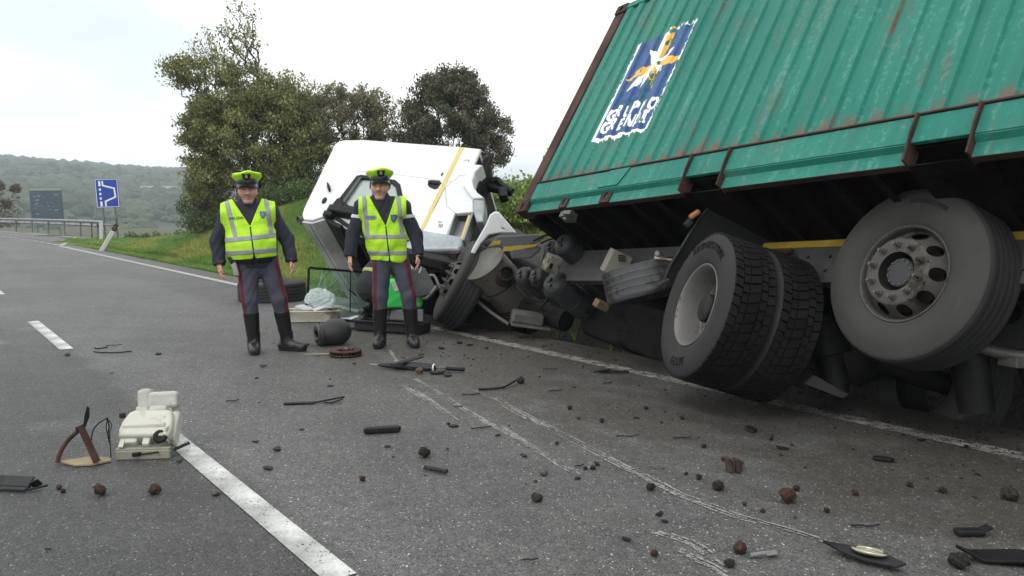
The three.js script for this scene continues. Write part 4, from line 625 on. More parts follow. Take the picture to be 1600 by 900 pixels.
  obj('pillar_trim', [extr(pf([[.46, .90], [.52, .86], [.60, .96], [.58, 1.18], [.46, 1.19], [.40, 1.12]]), .05, .012).translate(0, 0, -.02)], dark, cab);
  // stripe, handle, seams, lettering bars
  obj('yellow_stripe', extr(pf([[1.955, -.185], [2.02, -.185], [1.935, 1.10], [1.885, 1.10]]), .005, .001).translate(0, 0, .0005), cabTape, cab);
  const hd = part('door_handle', cab); obj('handle_recess', extr(pf([[1.70, .395], [1.74, .38], [1.87, .372], [1.91, .40], [1.885, .49], [1.85, .51], [1.76, .49], [1.72, .46]]), .012, .004).translate(0, 0, -.004), MT.darkPlastic, hd); obj('handle_grip', bx(.14, .035, .03, [1.80, -.425, .014], [0, 0, -.05], .012), dark, hd);
  obj('door_seam', [sheet([[.56, .42], [1.0, .385], [1.6, .37], [2.04, .36], [2.09, .33]], .004, -.01, .0008), sheet([[2.09, .33], [2.12, .25], [2.235, .24]], .004, -.01, .0008), sheet([[2.04, .36], [1.99, .46], [2.12, .72], [2.29, .80]], .004, -.01, .0008), sheet([[1.99, .46], [1.92, 1.12], [1.90, 1.38]], .003, -.01, .0008)], dark, cab);
  obj('side_badge', [0, 1, 2].map(k => bx(.012, .05, .002, [2.13 + k * .022, -1.0 - (k % 2) * .006, .001], undefined, 0)).concat([bx(.05, .012, .002, [2.12, -.955, .001], undefined, 0), bx(.06, .01, .002, [2.13, .0, .001], [0, 0, .2], 0), bx(.012, .03, .002, [2.17, -.01, .001], [0, 0, -.3], 0)]), MT.greyPlastic, cab);
  obj('keyhole_cover', extr(pf(ell(1.865, .27, .016, .028, 14)), .006, .001), MT.greyPlastic, cab); obj('side_marker', extr(pf(ell(.27, .945, .036, .05, 18)), .02, .006).translate(0, 0, -.008), MT.darkPlastic, cab);
  obj('torn_clip', [extr(pf([[.20, .69], [.235, .70], [.30, .78], [.285, .81], [.245, .77]]), .05, .006)], dark, cab);
  // wheel arch flare, lower block, step and bumper corner
  obj('arch_flare', extr(pf([[2.245, .075], [2.41, .062], [2.345, .19], [2.355, .32], [2.41, .41], [2.49, .475], [2.625, .54], [2.465, .575], [2.35, .50], [2.26, .415], [2.225, .27]]), .26, .025, [], 4).translate(0, 0, -.22), paint, cab);
  obj('arch_block', extr(pf([[2.475, .58], [2.625, .572], [2.665, .66], [2.735, .87], [2.645, .89], [2.53, .74]]), .26, .03, [], 4).translate(0, 0, -.22), mat([.52, .56, .59], .4, { map: mottle }), cab);
  const stp = part('step', cab), stepGrey = mat([.36, .39, .41], .45, { map: mottle }); obj('step_well', [bx(.26, .36, .02, [2.415, -.965, -.16], [0, 0, .02], .004), bx(.02, .36, .16, [2.295, -.965, -.08], undefined, .004)], stepGrey, stp); obj('tread_plate', bx(.03, .385, .20, [2.545, -.965, -.07], undefined, .006), stepGrey, stp); obj('tread_tape', bx(.052, .37, .004, [2.50, -.955, -.03], undefined, .001), cabTape, stp);
  obj('bumper', extr(pf([[1.90, 1.13], [2.30, 1.125], [2.50, 1.125], [2.55, 1.15], [2.575, 1.25], [2.56, 1.31], [2.30, 1.36], [1.98, 1.42], [1.6, 1.44], [1.6, 1.36], [1.86, 1.28]]), .50, .04, [], 4).translate(0, 0, -.44), mat([.50, .57, .61], .38, { map: mottle, rep: .6, phys: { clearcoat: .3 } }), cab);
  obj('arch_liner', [bx(.05, .55, .5, [2.31, -.06, -.40], [0, 0, -.08], .02), bx(.07, .6, .06, [2.34, .0, -.2], [0, 0, -.1], .01)], MT.oily, cab);
  obj('mount_bracket', [bx(.42, .10, .12, [2.50, .03, -.55], [0, 0, -.18], .03), bx(.12, .16, .16, [2.62, -.08, -.5], [0, 0, .3], .03), tube([[2.35, .1, -.5], [2.45, .13, -.5], [2.55, .06, -.5], [2.72, .0, -.52]].map(bp), .05, 14)], MT.blackPlastic, cab);
  obj('roof_spoiler', extr(pf([[-.02, .16], [-.18, .22], [-.22, .50], [-.20, .85], [-.02, 1.0]]), 1.3, .03, [], 3).translate(0, 0, -1.75), mat([.60, .65, .67], .4, { map: mottle }), cab);
  obj('roof_horn', [cyl(bp([-.02, -1.14, -.2]), bp([-.10, -1.22, -.14]), .03, .065, 18, true), cyl(bp([.02, -1.1, -.25]), bp([-.03, -1.15, -.19]), .04, .03, 12)], MT.dullSteel, cab);
}
// ---------------------------------------------------------------- people, as smooth joined bodies
function nets(sdf, lo, hi, h) {
  const nx = Math.ceil((hi[0] - lo[0]) / h) + 1, ny = Math.ceil((hi[1] - lo[1]) / h) + 1, nz = Math.ceil((hi[2] - lo[2]) / h) + 1, v = new Float32Array(nx * ny * nz), at = (i, j, k) => i + nx * (j + ny * k);
  const Q = 4; for (let K = 0; K < nz; K += Q) for (let J = 0; J < ny; J += Q) for (let I = 0; I < nx; I += Q) {
    const d = sdf(lo[0] + (I + 1.5) * h, lo[1] + (J + 1.5) * h, lo[2] + (K + 1.5) * h), far = Math.abs(d) > 4.2 * h;   // whole blocks away from the surface need no samples
    for (let k = K; k < Math.min(K + Q, nz); k++) for (let j = J; j < Math.min(J + Q, ny); j++) for (let i = I; i < Math.min(I + Q, nx); i++) v[at(i, j, k)] = far ? d : sdf(lo[0] + i * h, lo[1] + j * h, lo[2] + k * h);
  }
  const map = new Int32Array(nx * ny * nz).fill(-1), pos = [], idx = [], E = [[0, 1], [2, 3], [4, 5], [6, 7], [0, 2], [1, 3], [4, 6], [5, 7], [0, 4], [1, 5], [2, 6], [3, 7]];
  for (let k = 0; k < nz - 1; k++) for (let j = 0; j < ny - 1; j++) for (let i = 0; i < nx - 1; i++) {
    if (Math.abs(v[at(i, j, k)]) > 3 * h) continue;
    const c = []; let m = 0; for (let q = 0; q < 8; q++) { c[q] = v[at(i + (q & 1), j + ((q >> 1) & 1), k + (q >> 2))]; if (c[q] < 0) m |= 1 << q; }
    if (m === 0 || m === 255) continue; let x = 0, y = 0, z = 0, n = 0;
    for (const [a, b] of E) if ((c[a] < 0) !== (c[b] < 0)) { const t = c[a] / (c[a] - c[b]); x += (a & 1) + t * ((b & 1) - (a & 1)); y += ((a >> 1) & 1) + t * (((b >> 1) & 1) - ((a >> 1) & 1)); z += (a >> 2) + t * ((b >> 2) - (a >> 2)); n++; }
    map[at(i, j, k)] = pos.length / 3; pos.push(lo[0] + (i + x / n) * h, lo[1] + (j + y / n) * h, lo[2] + (k + z / n) * h);
  }
  const quad = (a, b, c, d, f) => { if (a < 0 || b < 0 || c < 0 || d < 0) return; f ? idx.push(a, b, c, a, c, d) : idx.push(a, c, b, a, d, c); };
  for (let k = 1; k < nz - 1; k++) for (let j = 1; j < ny - 1; j++) for (let i = 1; i < nx - 1; i++) { const v0 = v[at(i, j, k)]; if (v0 > 3 * h || v0 < -3 * h) continue; const s = v0 < 0;
    if (s !== v[at(i + 1, j, k)] < 0) quad(map[at(i, j - 1, k - 1)], map[at(i, j, k - 1)], map[at(i, j, k)], map[at(i, j - 1, k)], s);
    if (s !== v[at(i, j + 1, k)] < 0) quad(map[at(i - 1, j, k - 1)], map[at(i - 1, j, k)], map[at(i, j, k)], map[at(i, j, k - 1)], s);
    if (s !== v[at(i, j, k + 1)] < 0) quad(map[at(i - 1, j - 1, k)], map[at(i, j - 1, k)], map[at(i, j, k)], map[at(i - 1, j, k)], s); }
  const g = new THREE.BufferGeometry(), nor = [], e = h * .6; for (let i = 0; i < pos.length; i += 3) { const [x, y, z] = [pos[i], pos[i + 1], pos[i + 2]], n = V(sdf(x + e, y, z) - sdf(x - e, y, z), sdf(x, y + e, z) - sdf(x, y - e, z), sdf(x, y, z + e) - sdf(x, y, z - e)).normalize(); nor.push(n.x, n.y, n.z); }
  g.setAttribute('position', new THREE.Float32BufferAttribute(pos, 3)); g.setAttribute('normal', new THREE.Float32BufferAttribute(nor, 3)); g.setIndex(idx); return g;
}
const cone = (x, y, z, a, b, r1, r2) => { const bx = b[0] - a[0], by = b[1] - a[1], bz = b[2] - a[2], px = x - a[0], py = y - a[1], pz = z - a[2]; const h = clamp((px * bx + py * by + pz * bz) / (bx * bx + by * by + bz * bz)); const ex = px - bx * h, ey = py - by * h, ez = pz - bz * h; return Math.sqrt(ex * ex + ey * ey + ez * ez) - (r1 + (r2 - r1) * h); };
const smin = (a, b, k) => { const h = clamp(.5 + .5 * (b - a) / k); return b + (a - b) * h - k * h * (1 - h); };
const ellip = (x, y, z, c, r) => { const u = (x - c[0]) / r[0], v = (y - c[1]) / r[1], w = (z - c[2]) / r[2], l = Math.sqrt(u * u + v * v + w * w); return (l - 1) * Math.min(r[0], r[1], r[2]); };
const rip = (x, y, z, s) => Math.sin(y * 46 + 9 * Math.sin(x * 11 + s) + 6 * Math.sin(z * 13 + s)) * .5 + Math.sin(y * 23 - x * 31 + s * 2 + 4 * Math.sin(z * 9)) * .5;
const cloth = (c, rough = .85, o = {}) => mat(c, rough, { map: again(soft, [1.5, 1.5]), bump: again(weave, [9, 9]), bumpScale: .0012, ...o });
const PM = { navy: cloth([.016, .020, .034]), trouser: cloth([.062, .068, .092]), stripe: cloth([.115, .012, .028]), boot: mat([.014, .014, .015], .42, { map: mottle, bump: foldT, bumpScale: .004 }), vest: cloth([.52, .90, .03], .8, { bump: again(foldT, [2.5, 2.5]), bumpScale: .012 }), band: cloth([.33, .345, .36], .5), skin: mat([1, 1, 1], .55, { vertexColors: true }), hair: mat([.03, .025, .022], .8), cap: cloth([.52, .90, .03], .7), black: mat([.012, .012, .013], .35, { map: mottle }), gold: mat([.55, .42, .16], .4, { metal: .6 }), white: cloth([.66, .67, .68]), turnout: cloth([.020, .021, .024], .9), turnoutBand: cloth([.34, .36, .12], .7) };
function patch(sdf, cx, cy, w, h, rot, off, nu = 8, nv = 6, outline) { // a flat print laid on the cloth
  const pos = [], uv = [], idx = [], c = Math.cos(rot), s = Math.sin(rot);
  for (let j = 0; j <= nv; j++) for (let i = 0; i <= nu; i++) { const u = i / nu, v = j / nv; let a = (u - .5) * w, b = (v - .5) * h; if (outline) a *= outline(v); const x = cx + a * c - b * s, y = cy + a * s + b * c; let z = .6; for (let k = 0; k < 90; k++) { const d = sdf(x, y, z); if (d < .0005 || z < -.3) break; z -= Math.max(.0008, d * .6); } pos.push(x, y, z + off); uv.push(u, v); }
  for (let j = 0; j < nv; j++) for (let i = 0; i < nu; i++) { const a = j * (nu + 1) + i; idx.push(a, a + 1, a + nu + 2, a, a + nu + 2, a + nu + 1); }
  const g = new THREE.BufferGeometry(); g.setAttribute('position', new THREE.Float32BufferAttribute(pos, 3)); g.setAttribute('uv', new THREE.Float32BufferAttribute(uv, 2)); g.setIndex(idx); g.computeVertexNormals(); return g;
}
const polT = canvasTex(256, 72, (c, w, h) => { c.clearRect(0, 0, w, h); c.fillStyle = '#17202e'; c.font = 'bold 58px sans-serif'; c.textAlign = 'center'; c.textBaseline = 'middle'; c.fillText('POLIZIA', w / 2, h / 2 + 2); });
const polT2 = canvasTex(256, 72, (c, w, h) => { c.fillStyle = '#7e8a94'; c.fillRect(0, 0, w, h); c.fillStyle = '#1a2430'; c.font = 'bold 52px sans-serif'; c.textAlign = 'center'; c.textBaseline = 'middle'; c.fillText('POLIZIA', w / 2, h / 2 + 2); });
function person(P, root) {
  const kz = P.kz, T = (a) => [a[0], a[1], a[2] * kz];
  const torso = (x, y, z) => { const q = z * kz; let d = smin(cone(x, y, q, T(P.pelvis), T(P.waist), P.rp, P.rw), cone(x, y, q, T(P.waist), T(P.chest), P.rw, P.rc), .05); d = smin(d, cone(x, y, z, P.shL, P.shR, .078, .078), .07); d = smin(d, Math.min(cone(x, y, z, P.neck, P.shL, .07, .055), cone(x, y, z, P.neck, P.shR, .07, .055)), .05); return d * .85; };
  const arm = (x, y, z, e = 0) => Math.min(smin(cone(x, y, z, P.shL, P.elL, .066, .052), cone(x, y, z, P.elL, P.wrL, .050, .034 + e), .02), smin(cone(x, y, z, P.shR, P.elR, .066, .052), cone(x, y, z, P.elR, P.wrR, .050, .034 + e), .02));
  const legs = (x, y, z) => { const L = smin(cone(x, y, z, P.hipL, P.knL, P.rt, .064), cone(x, y, z, P.knL, P.anL, .064, .046), .03), R = smin(cone(x, y, z, P.hipR, P.knR, P.rt, .064), cone(x, y, z, P.knR, P.anR, .064, .046), .03); return Math.min(L, R); };
  const neck = (x, y, z) => cone(x, y, z, P.neck, [P.head[0], P.head[1] - .06, P.head[2] - .02], .06, .056);
  const foot = (x, y, z, an, t) => { const hl = [an[0] - t[0] * .05, .045, an[2] - t[1] * .05], md = [an[0] + t[0] * .07, .052, an[2] + t[1] * .07], te = [an[0] + t[0] * .175, .040, an[2] + t[1] * .175]; return Math.max(smin(smin(cone(x, y, z, hl, md, .044, .046), cone(x, y, z, md, te, .046, .038), .02), cone(x, y, z, [an[0], .16, an[2]], [an[0], .05, an[2]], .046, .044), .03), .006 - y); };
  const [hx, hy, hz] = P.head, hc = Math.cos(P.hturn ?? 0), hs = Math.sin(P.hturn ?? 0);
  const HK = 1.12, head = (X, Y, Z) => { const dx = (X - hx) / HK, dz = (Z - hz) / HK, x = dx * hc - dz * hs, z = dx * hs + dz * hc, y = (Y - hy) / HK, ax = Math.abs(x);
    let d = ellip(x, y, z, [0, .030, -.012], [.076, .100, .095]); d = smin(d, cone(ax, y, z, [.012, -.01, .020], [.012, -.088, .042], .062, .030), .04); d = smin(d, ellip(ax, y, z, [.040, -.018, .052], [.026, .026, .026]), .03); d = smin(d, cone(ax, y, z, [0, .036, .074], [.042, .034, .060], .014, .010), .015);
    d = Math.max(d, -(ellip(ax, y, z, [.032, .014, .104], [.018, .011, .026]))); d = smin(d, cone(x, y, z, [0, .022, .082], [0, -.022, .108], .009, .014), .012); d = smin(d, ellip(ax, y, z, [.013, -.024, .094], [.010, .009, .012]), .008); d = smin(d, cone(ax, y, z, [0, -.054, .082], [.020, -.056, .074], .008, .004), .006); d = smin(d, cone(ax, y, z, [0, -.066, .080], [.014, -.066, .074], .008, .005), .006); d = smin(d, ellip(x, y, z, [0, -.094, .060], [.024, .018, .02]), .015);
    d = smin(d, ellip(ax, y, z, [.080, .008, -.004], [.010, .032, .020]), .008); return d; };
  const hand = (w, e, side) => { // relaxed hand: palm towards the thigh, thumb forward, fingers slightly curled
    const dn = V(w[0] - e[0], w[1] - e[1], w[2] - e[2]).normalize(), fw = V(P.handTurn?.[side] ?? 0, 0, 1).addScaledVector(dn, -dn.z).normalize(), inn = V(side === 'L' ? 1 : -1, 0, 0).addScaledVector(dn, -dn.x * (side === 'L' ? 1 : -1)); inn.addScaledVector(fw, -inn.dot(fw)).normalize();
    const at = (d, f, n) => [w[0] + dn.x * d + fw.x * f + inn.x * n, w[1] + dn.y * d + fw.y * f + inn.y * n, w[2] + dn.z * d + fw.z * f + inn.z * n], seg = [];
    const sp = [[.034, .074, .082], [.012, .082, .088], [-.011, .076, .086], [-.032, .058, .080]]; for (const [f, L, k] of sp) { seg.push([at(0, f * .45, 0), at(k, f, .004), .017, .013]); let d = k, n = .004; [.45, .32, .23].forEach((q, i) => { const a = [.3, .65, .9][i] * (P.curl ?? 1), d2 = d + Math.cos(a) * L * q, n2 = n + Math.sin(a) * L * q; seg.push([at(d, f, n), at(d2, f * 1.02, n2), .0098 - i * .0006, .0094 - i * .0008]); d = d2; n = n2; }); }
    seg.push([at(.012, .022, .008), at(.052, .050, .016), .016, .012], [at(.052, .050, .016), at(.082, .056, .024), .0115, .0105], [at(.082, .056, .024), at(.104, .052, .032), .0102, .0085]);
    const f = (x, y, z) => { let d = 1; const cs = s => cone(x, y, z, s[0], s[1], s[2], s[3]); for (let i = 0; i < 16; i += 4) d = smin(d, cs(seg[i]), .012); d = smin(d, cs(seg[16]), .014); d = smin(d, cone(x, y, z, e, w, .04, .028), .012); for (let i = 0; i < seg.length; i++) if (i % 4 || i > 16) d = smin(d, cs(seg[i]), .004); return d; };
    const c = at(.08, .01, .015); const lo = c.map(q => q - .135), hi = c.map(q => q + .135); return nets((x, y, z) => Math.max(f(x, y, z), -((x - w[0]) * dn.x + (y - w[1]) * dn.y + (z - w[2]) * dn.z) - .03), lo, hi, .0045);
  };
  const body = (x, y, z) => { let d = smin(torso(x, y, z), legs(x, y, z), .03); d = smin(d, arm(x, y, z, -.004), .02); d = smin(d, neck(x, y, z), .03); return Math.min(d, foot(x, y, z, P.anL, P.toL), foot(x, y, z, P.anR, P.toR)); };
  const B = P.box, g0 = nets((x, y, z) => body(x, y, z) + .006, B[0], B[1], .016), g1 = nets((x, y, z) => smin(head(x, y, z), neck(x, y, z), .02), [hx - .13, hy - .16, hz - .15], [hx + .13, hy + .16, hz + .15], .0045), gs = [g0, g1, hand(P.wrL, P.elL, 'L'), hand(P.wrR, P.elR, 'R')];
  gs.forEach((g, gi) => { const p = g.attributes.position, col = []; for (let i = 0; i < p.count; i++) { let c = P.skin; if (gi === 1) { const dx = p.getX(i) - hx, dz = p.getZ(i) - hz, x = Math.abs(dx * hc - dz * hs), z = dx * hs + dz * hc, y = p.getY(i) - hy; const t = (a, b, r) => sstep(r, r * .6, Math.hypot(x - a, y - b)); if (z > .04) { const br = sstep(.012, .006, Math.abs(y - .036)) * sstep(.054, .046, x) * sstep(.008, .014, x), ey = t(.032, .014, .014), li = sstep(.013, .007, Math.abs(y + .059)) * sstep(.028, .022, x), mo = P.moustache ? sstep(.014, .008, Math.abs(y + .040)) * sstep(.036, .028, x) : 0; c = c.map((q, k) => mix(q, [.06, .045, .04][k], .5 * Math.max(br, ey))); c = c.map((q, k) => mix(q, [.30, .11, .09][k], .6 * li)); c = c.map((q, k) => mix(q, [.07, .055, .045][k], mo)); } const st = sstep(-.035, -.06, y) * (P.stubble ?? 0) * (.5 + .5 * vnoise(p.getX(i) * 400, p.getY(i) * 400, 4096, 3)); c = c.map((q, k) => mix(q, [.12, .085, .07][k], st)); } else if (gi > 1) { const n = vnoise(p.getX(i) * 90 + 50, p.getY(i) * 90, 4096, 8); c = [c[0] * (.85 + .3 * n), c[1] * (.75 + .35 * n), c[2] * (.75 + .3 * n)]; } col.push(...c); } g.setAttribute('color', new THREE.Float32BufferAttribute(col, 3)); });
  obj('body', gs, PM.skin, root);
  const add = (n, f, lo, hi, h, m, par = root) => { const g = nets(f, lo, hi, h); return g.attributes.position.count ? obj(n, g, m, par) : null; };
  // jacket
  const cuffs = [[P.elL, P.wrL], [P.elR, P.wrR]].map(([e, w]) => { const d = V(w[0] - e[0], w[1] - e[1], w[2] - e[2]).normalize(); return [...w, d.x, d.y, d.z]; });
  const cuff1 = (c, x, y, z) => { const a = x - c[0], b = y - c[1], q = z - c[2]; return a * a + b * b + q * q < .0196 ? a * c[3] + b * c[4] + q * c[5] - .012 : -1; }, cuff = (x, y, z) => Math.max(cuff1(cuffs[0], x, y, z), cuff1(cuffs[1], x, y, z));
  const jk = (x, y, z) => { let d = smin(torso(x, y, z), arm(x, y, z, .006), .03); d = smin(d, Math.max(cone(x, y, z, P.neck, [P.head[0], P.head[1] - .05, P.head[2] - .03], .062, .060) - .004, y - (hy - (P.collar ?? .105))), .03); return d - .020 + .0055 * rip(x, y, z, P.seed); };
  add('jacket', (x, y, z) => Math.max(jk(x, y, z), cuff(x, y, z), P.hemJ(x, y, z)), B[0], B[1], .011, P.jacketM ?? PM.navy);
  // trousers with side stripes
  const tr = (x, y, z) => smin(legs(x, y, z), torso(x, y, z), .03) - .014 + .004 * rip(x, y, z, P.seed + 3);
  const clipT = P.clipT ?? ((x, y, z) => Math.max(P.bootTop - .03 - y, y - (P.pelvis[1] + .06)));
  const tro = add('trousers', (x, y, z) => Math.max(tr(x, y, z), clipT(x, y, z)), B[0], B[1], .011, P.trouserM ?? PM.trouser);
  if (P.stripes) for (const [sd, hp, kn, an] of [[-1, P.hipL, P.knL, P.anL], [1, P.hipR, P.knR, P.anR]]) add('side_stripe', (x, y, z) => { const t = y > kn[1] ? (hp[1] - y) / (hp[1] - kn[1]) : 1, t2 = clamp((kn[1] - y) / (kn[1] - an[1])), ax = y > kn[1] ? mix(hp[0], kn[0], clamp(t)) : mix(kn[0], an[0], t2), az = y > kn[1] ? mix(hp[2], kn[2], clamp(t)) : mix(kn[2], an[2], t2), dx = (x - ax) * sd, dz = z - az, pr = Math.abs(-dx * P.stripeA[1] + dz * P.stripeA[0]) - .030, ou = -(dx * P.stripeA[0] + dz * P.stripeA[1]) + .02; return Math.max(tr(x, y, z) - .003, pr, ou, P.bootTop - .02 - y, y - P.pelvis[1] + .02); }, [Math.min(hp[0], kn[0], an[0]) - .16, .3, -.2], [Math.max(hp[0], kn[0], an[0]) + .16, P.pelvis[1] + .1, .24], .008, PM.stripe, tro);
  // boots
  for (const [kn, an, to] of [[P.knL, P.anL, P.toL], [P.knR, P.anR, P.toR]]) {
    const bt = (x, y, z) => { const tp = [mix(an[0], kn[0], (P.bootTop - an[1]) / (kn[1] - an[1])), P.bootTop, mix(an[2], kn[2], (P.bootTop - an[1]) / (kn[1] - an[1]))]; let d = Math.max(cone(x, y, z, [an[0], .09, an[2]], tp, .052, .072), y - P.bootTop); d = smin(d, foot(x, y, z, an, to) - .006, .02); return d - .006 + .003 * rip(x * 1.3, y * 1.6, z, 5) * sstep(.30, .1, y); };
    const lo = [Math.min(an[0], kn[0]) - .28, -.01, an[2] - .28], hi = [Math.max(an[0], kn[0]) + .28, P.bootTop + .05, an[2] + .28];
    const b = add('boot', (x, y, z) => Math.max(bt(x, y, z), .012 - y), lo, hi, .008, PM.boot); add('sole', (x, y, z) => Math.max(foot(x, y + .01, z, an, to) - .012, Math.abs(y - .010) - .010), lo, [hi[0], .06, hi[2]], .007, PM.black, b);
  }
  return { torso, arm, jk, add, head, neck };
}
function officer(P, name, label) {
  const root = thing(name, label, 'person', P.pos, P.turn, 'police officers'), S = person(P, root), B = P.box, V0 = P.vest;
  const shell = (x, y, z, o) => S.torso(x, y, z) - o + .006 * rip(x * .8, y * .6, z, P.seed + 7);
  const clip = (x, y, z) => { const xn = V0.xn + (V0.lean ?? 0) * (y - 1.2); let d = Math.max(V0.hem(x) - y, V0.x0 - x, x - V0.x1); const open = z > .0 ? Math.min(y - V0.yv - Math.abs(x - xn) * V0.sl, .2) * .45 : y - V0.back; d = Math.max(d, open); if (z > 0 && V0.notch) d = Math.max(d, (V0.notch - y - Math.abs(x - xn) * 2.2) * .4); return d; };
  const lo = [B[0][0], .8, B[0][2]], hi = [B[1][0], 1.55, B[1][2]];
  const v = S.add('vest', (x, y, z) => Math.max(shell(x, y, z, .043), clip(x, y, z)), lo, hi, .009, PM.vest);
  const band = (f, a, b) => S.add('reflective_band', (x, y, z) => { const q = f(x, y, z); return q > .06 ? q : Math.max(shell(x, y, z, .0475), clip(x, y, z), q); }, [Math.max(lo[0], a[0]), a[1], lo[2]], [Math.min(hi[0], b[0]), b[1], hi[2]], .008, PM.band, v);
  for (const [y0, tilt] of V0.bands) band((x, y) => Math.abs(y - y0 - tilt * (x - V0.xn)) - .024, [-9, y0 - .08], [9, y0 + .08]);
  for (const [xa, xb] of V0.straps) band((x, y) => Math.max(Math.abs(x - mix(xa, xb, (y - V0.bands[0][0]) / (1.42 - V0.bands[0][0]))) - .023, V0.bands[0][0] - y), [Math.min(xa, xb) - .05, 1.1], [Math.max(xa, xb) + .05, 1.55]);
  S.add('zip', (x, y, z) => Math.max(shell(x, y, z, .049), Math.abs(x - V0.xn - (V0.lean ?? 0) * (y - 1.2)) - .007, V0.hem(x) + .01 - y, y - V0.yv, -z), [V0.xn - .07, .84, 0], [V0.xn + .07, 1.3, hi[2]], .006, PM.black, v);
  const full = (x, y, z) => Math.max(shell(x, y, z, .0475), clip(x, y, z));
  const pt = patch(full, ...V0.text, .0035, 10, 4); obj('chest_lettering', pt, mat([1, 1, 1], .7, { map: V0.tex, transparent: true, alphaTest: .35 }), v, true);
  const sh = patch(full, ...V0.shield, 0, .004, 8, 10, t => t > .62 ? 1 : Math.sqrt(Math.max(0, t / .62)) * .98 + .02); obj('shield_badge', sh, mat([.06, .16, .36], .5, { map: mottle }), v, true);
  const sh2 = patch(full, V0.shield[0], V0.shield[1] + .002, V0.shield[2] * .7, V0.shield[3] * .7, 0, .0055, 8, 10, t => t > .62 ? 1 : Math.sqrt(Math.max(0, t / .62)) * .98 + .02); obj('shield_inner', sh2, mat([.14, .28, .46], .5, { map: mottle }), v, true);
  // peaked cap
  const cap = part('cap', root); cap.position.set(P.head[0], P.head[1] + .014, P.head[2]); cap.scale.setScalar(1.06); cap.rotation.set(P.capTilt?.[0] ?? -.06, P.hturn ? -P.hturn : 0, P.capTilt?.[1] ?? 0, 'YXZ');
  const dish = (pts, seg = 48) => { const g = lathe(pts, seg); g.scale(1, 1, 1.12); return g; };
  const crown = dish([[.093, .078], [.098, .082], [.122, .108], [.131, .122], [.128, .133], [.112, .141], [.07, .147], [.001, .149]], 56); { const p = crown.attributes.position; for (let i = 0; i < p.count; i++) { const a = Math.atan2(p.getX(i), p.getZ(i)), r = Math.hypot(p.getX(i), p.getZ(i)); p.setY(i, p.getY(i) + p.getZ(i) * .12 + .005 * Math.sin(a * 5 + 1) * sstep(.08, .13, r) + .004 * Math.sin(a * 2) * r / .13); } crown.computeVertexNormals(); }
  obj('crown', crown, PM.cap, cap); obj('band', dish([[.089, .040], [.092, .042], [.0945, .060], [.0945, .084], [.09, .088]]), PM.black, cap);
  { const pos = [], idx = [], NA = 28, NR = 6; for (let j = 0; j <= NR; j++) for (let i = 0; i <= NA; i++) { const a = mix(-1.15, 1.15, i / NA), t = j / NR, r0 = .091, ex = .052 * Math.pow(Math.max(0, Math.cos(a * 1.33)), .6); const r = r0 + ex * t; pos.push(Math.sin(a) * r, .050 - .022 * t - .010 * t * t - .010 * (a * a) * t * .6, Math.cos(a) * r * 1.12); } for (let j = 0; j < NR; j++) for (let i = 0; i < NA; i++) { const a = j * (NA + 1) + i; idx.push(a, a + 1, a + NA + 2, a, a + NA + 2, a + NA + 1); } const g = new THREE.BufferGeometry(); g.setAttribute('position', new THREE.Float32BufferAttribute(pos, 3)); g.setIndex(idx); g.computeVertexNormals(); const g2 = g.clone().translate(0, -.005, 0); obj('visor', [g, g2], PM.black, cap); }
  const em = part('cap_badge', cap); em.position.set(0, .108, .128); em.rotation.x = .42; obj('badge_plate', extr([[-.040, .026], [.040, .026], [.029, -.026], [-.029, -.026]], .006, .0015), PM.black, em); obj('badge_crest', [extr(ell(0, .0, .014, .017, 16), .004, .001).translate(0, 0, .006), extr([[-.010, .012], [-.005, .018], [0, .014], [.005, .018], [.010, .012]], .004, .001).translate(0, .004, .006)], PM.gold, em);
  const [hx, hy, hz] = P.head; S.add('hair', (x, y, z) => Math.max(S.head(x, y, z) - .006, -.012 - (y - hy) - Math.max(0, (z - hz)) * .2 - (z - hz < -.04 ? .045 : 0), y - hy - .06, z - hz - .022 - .3 * (y - hy)), [hx - .12, hy - .12, hz - .14], [hx + .12, hy + .1, hz + .14], .006, PM.hair);
  return { root, S };
}
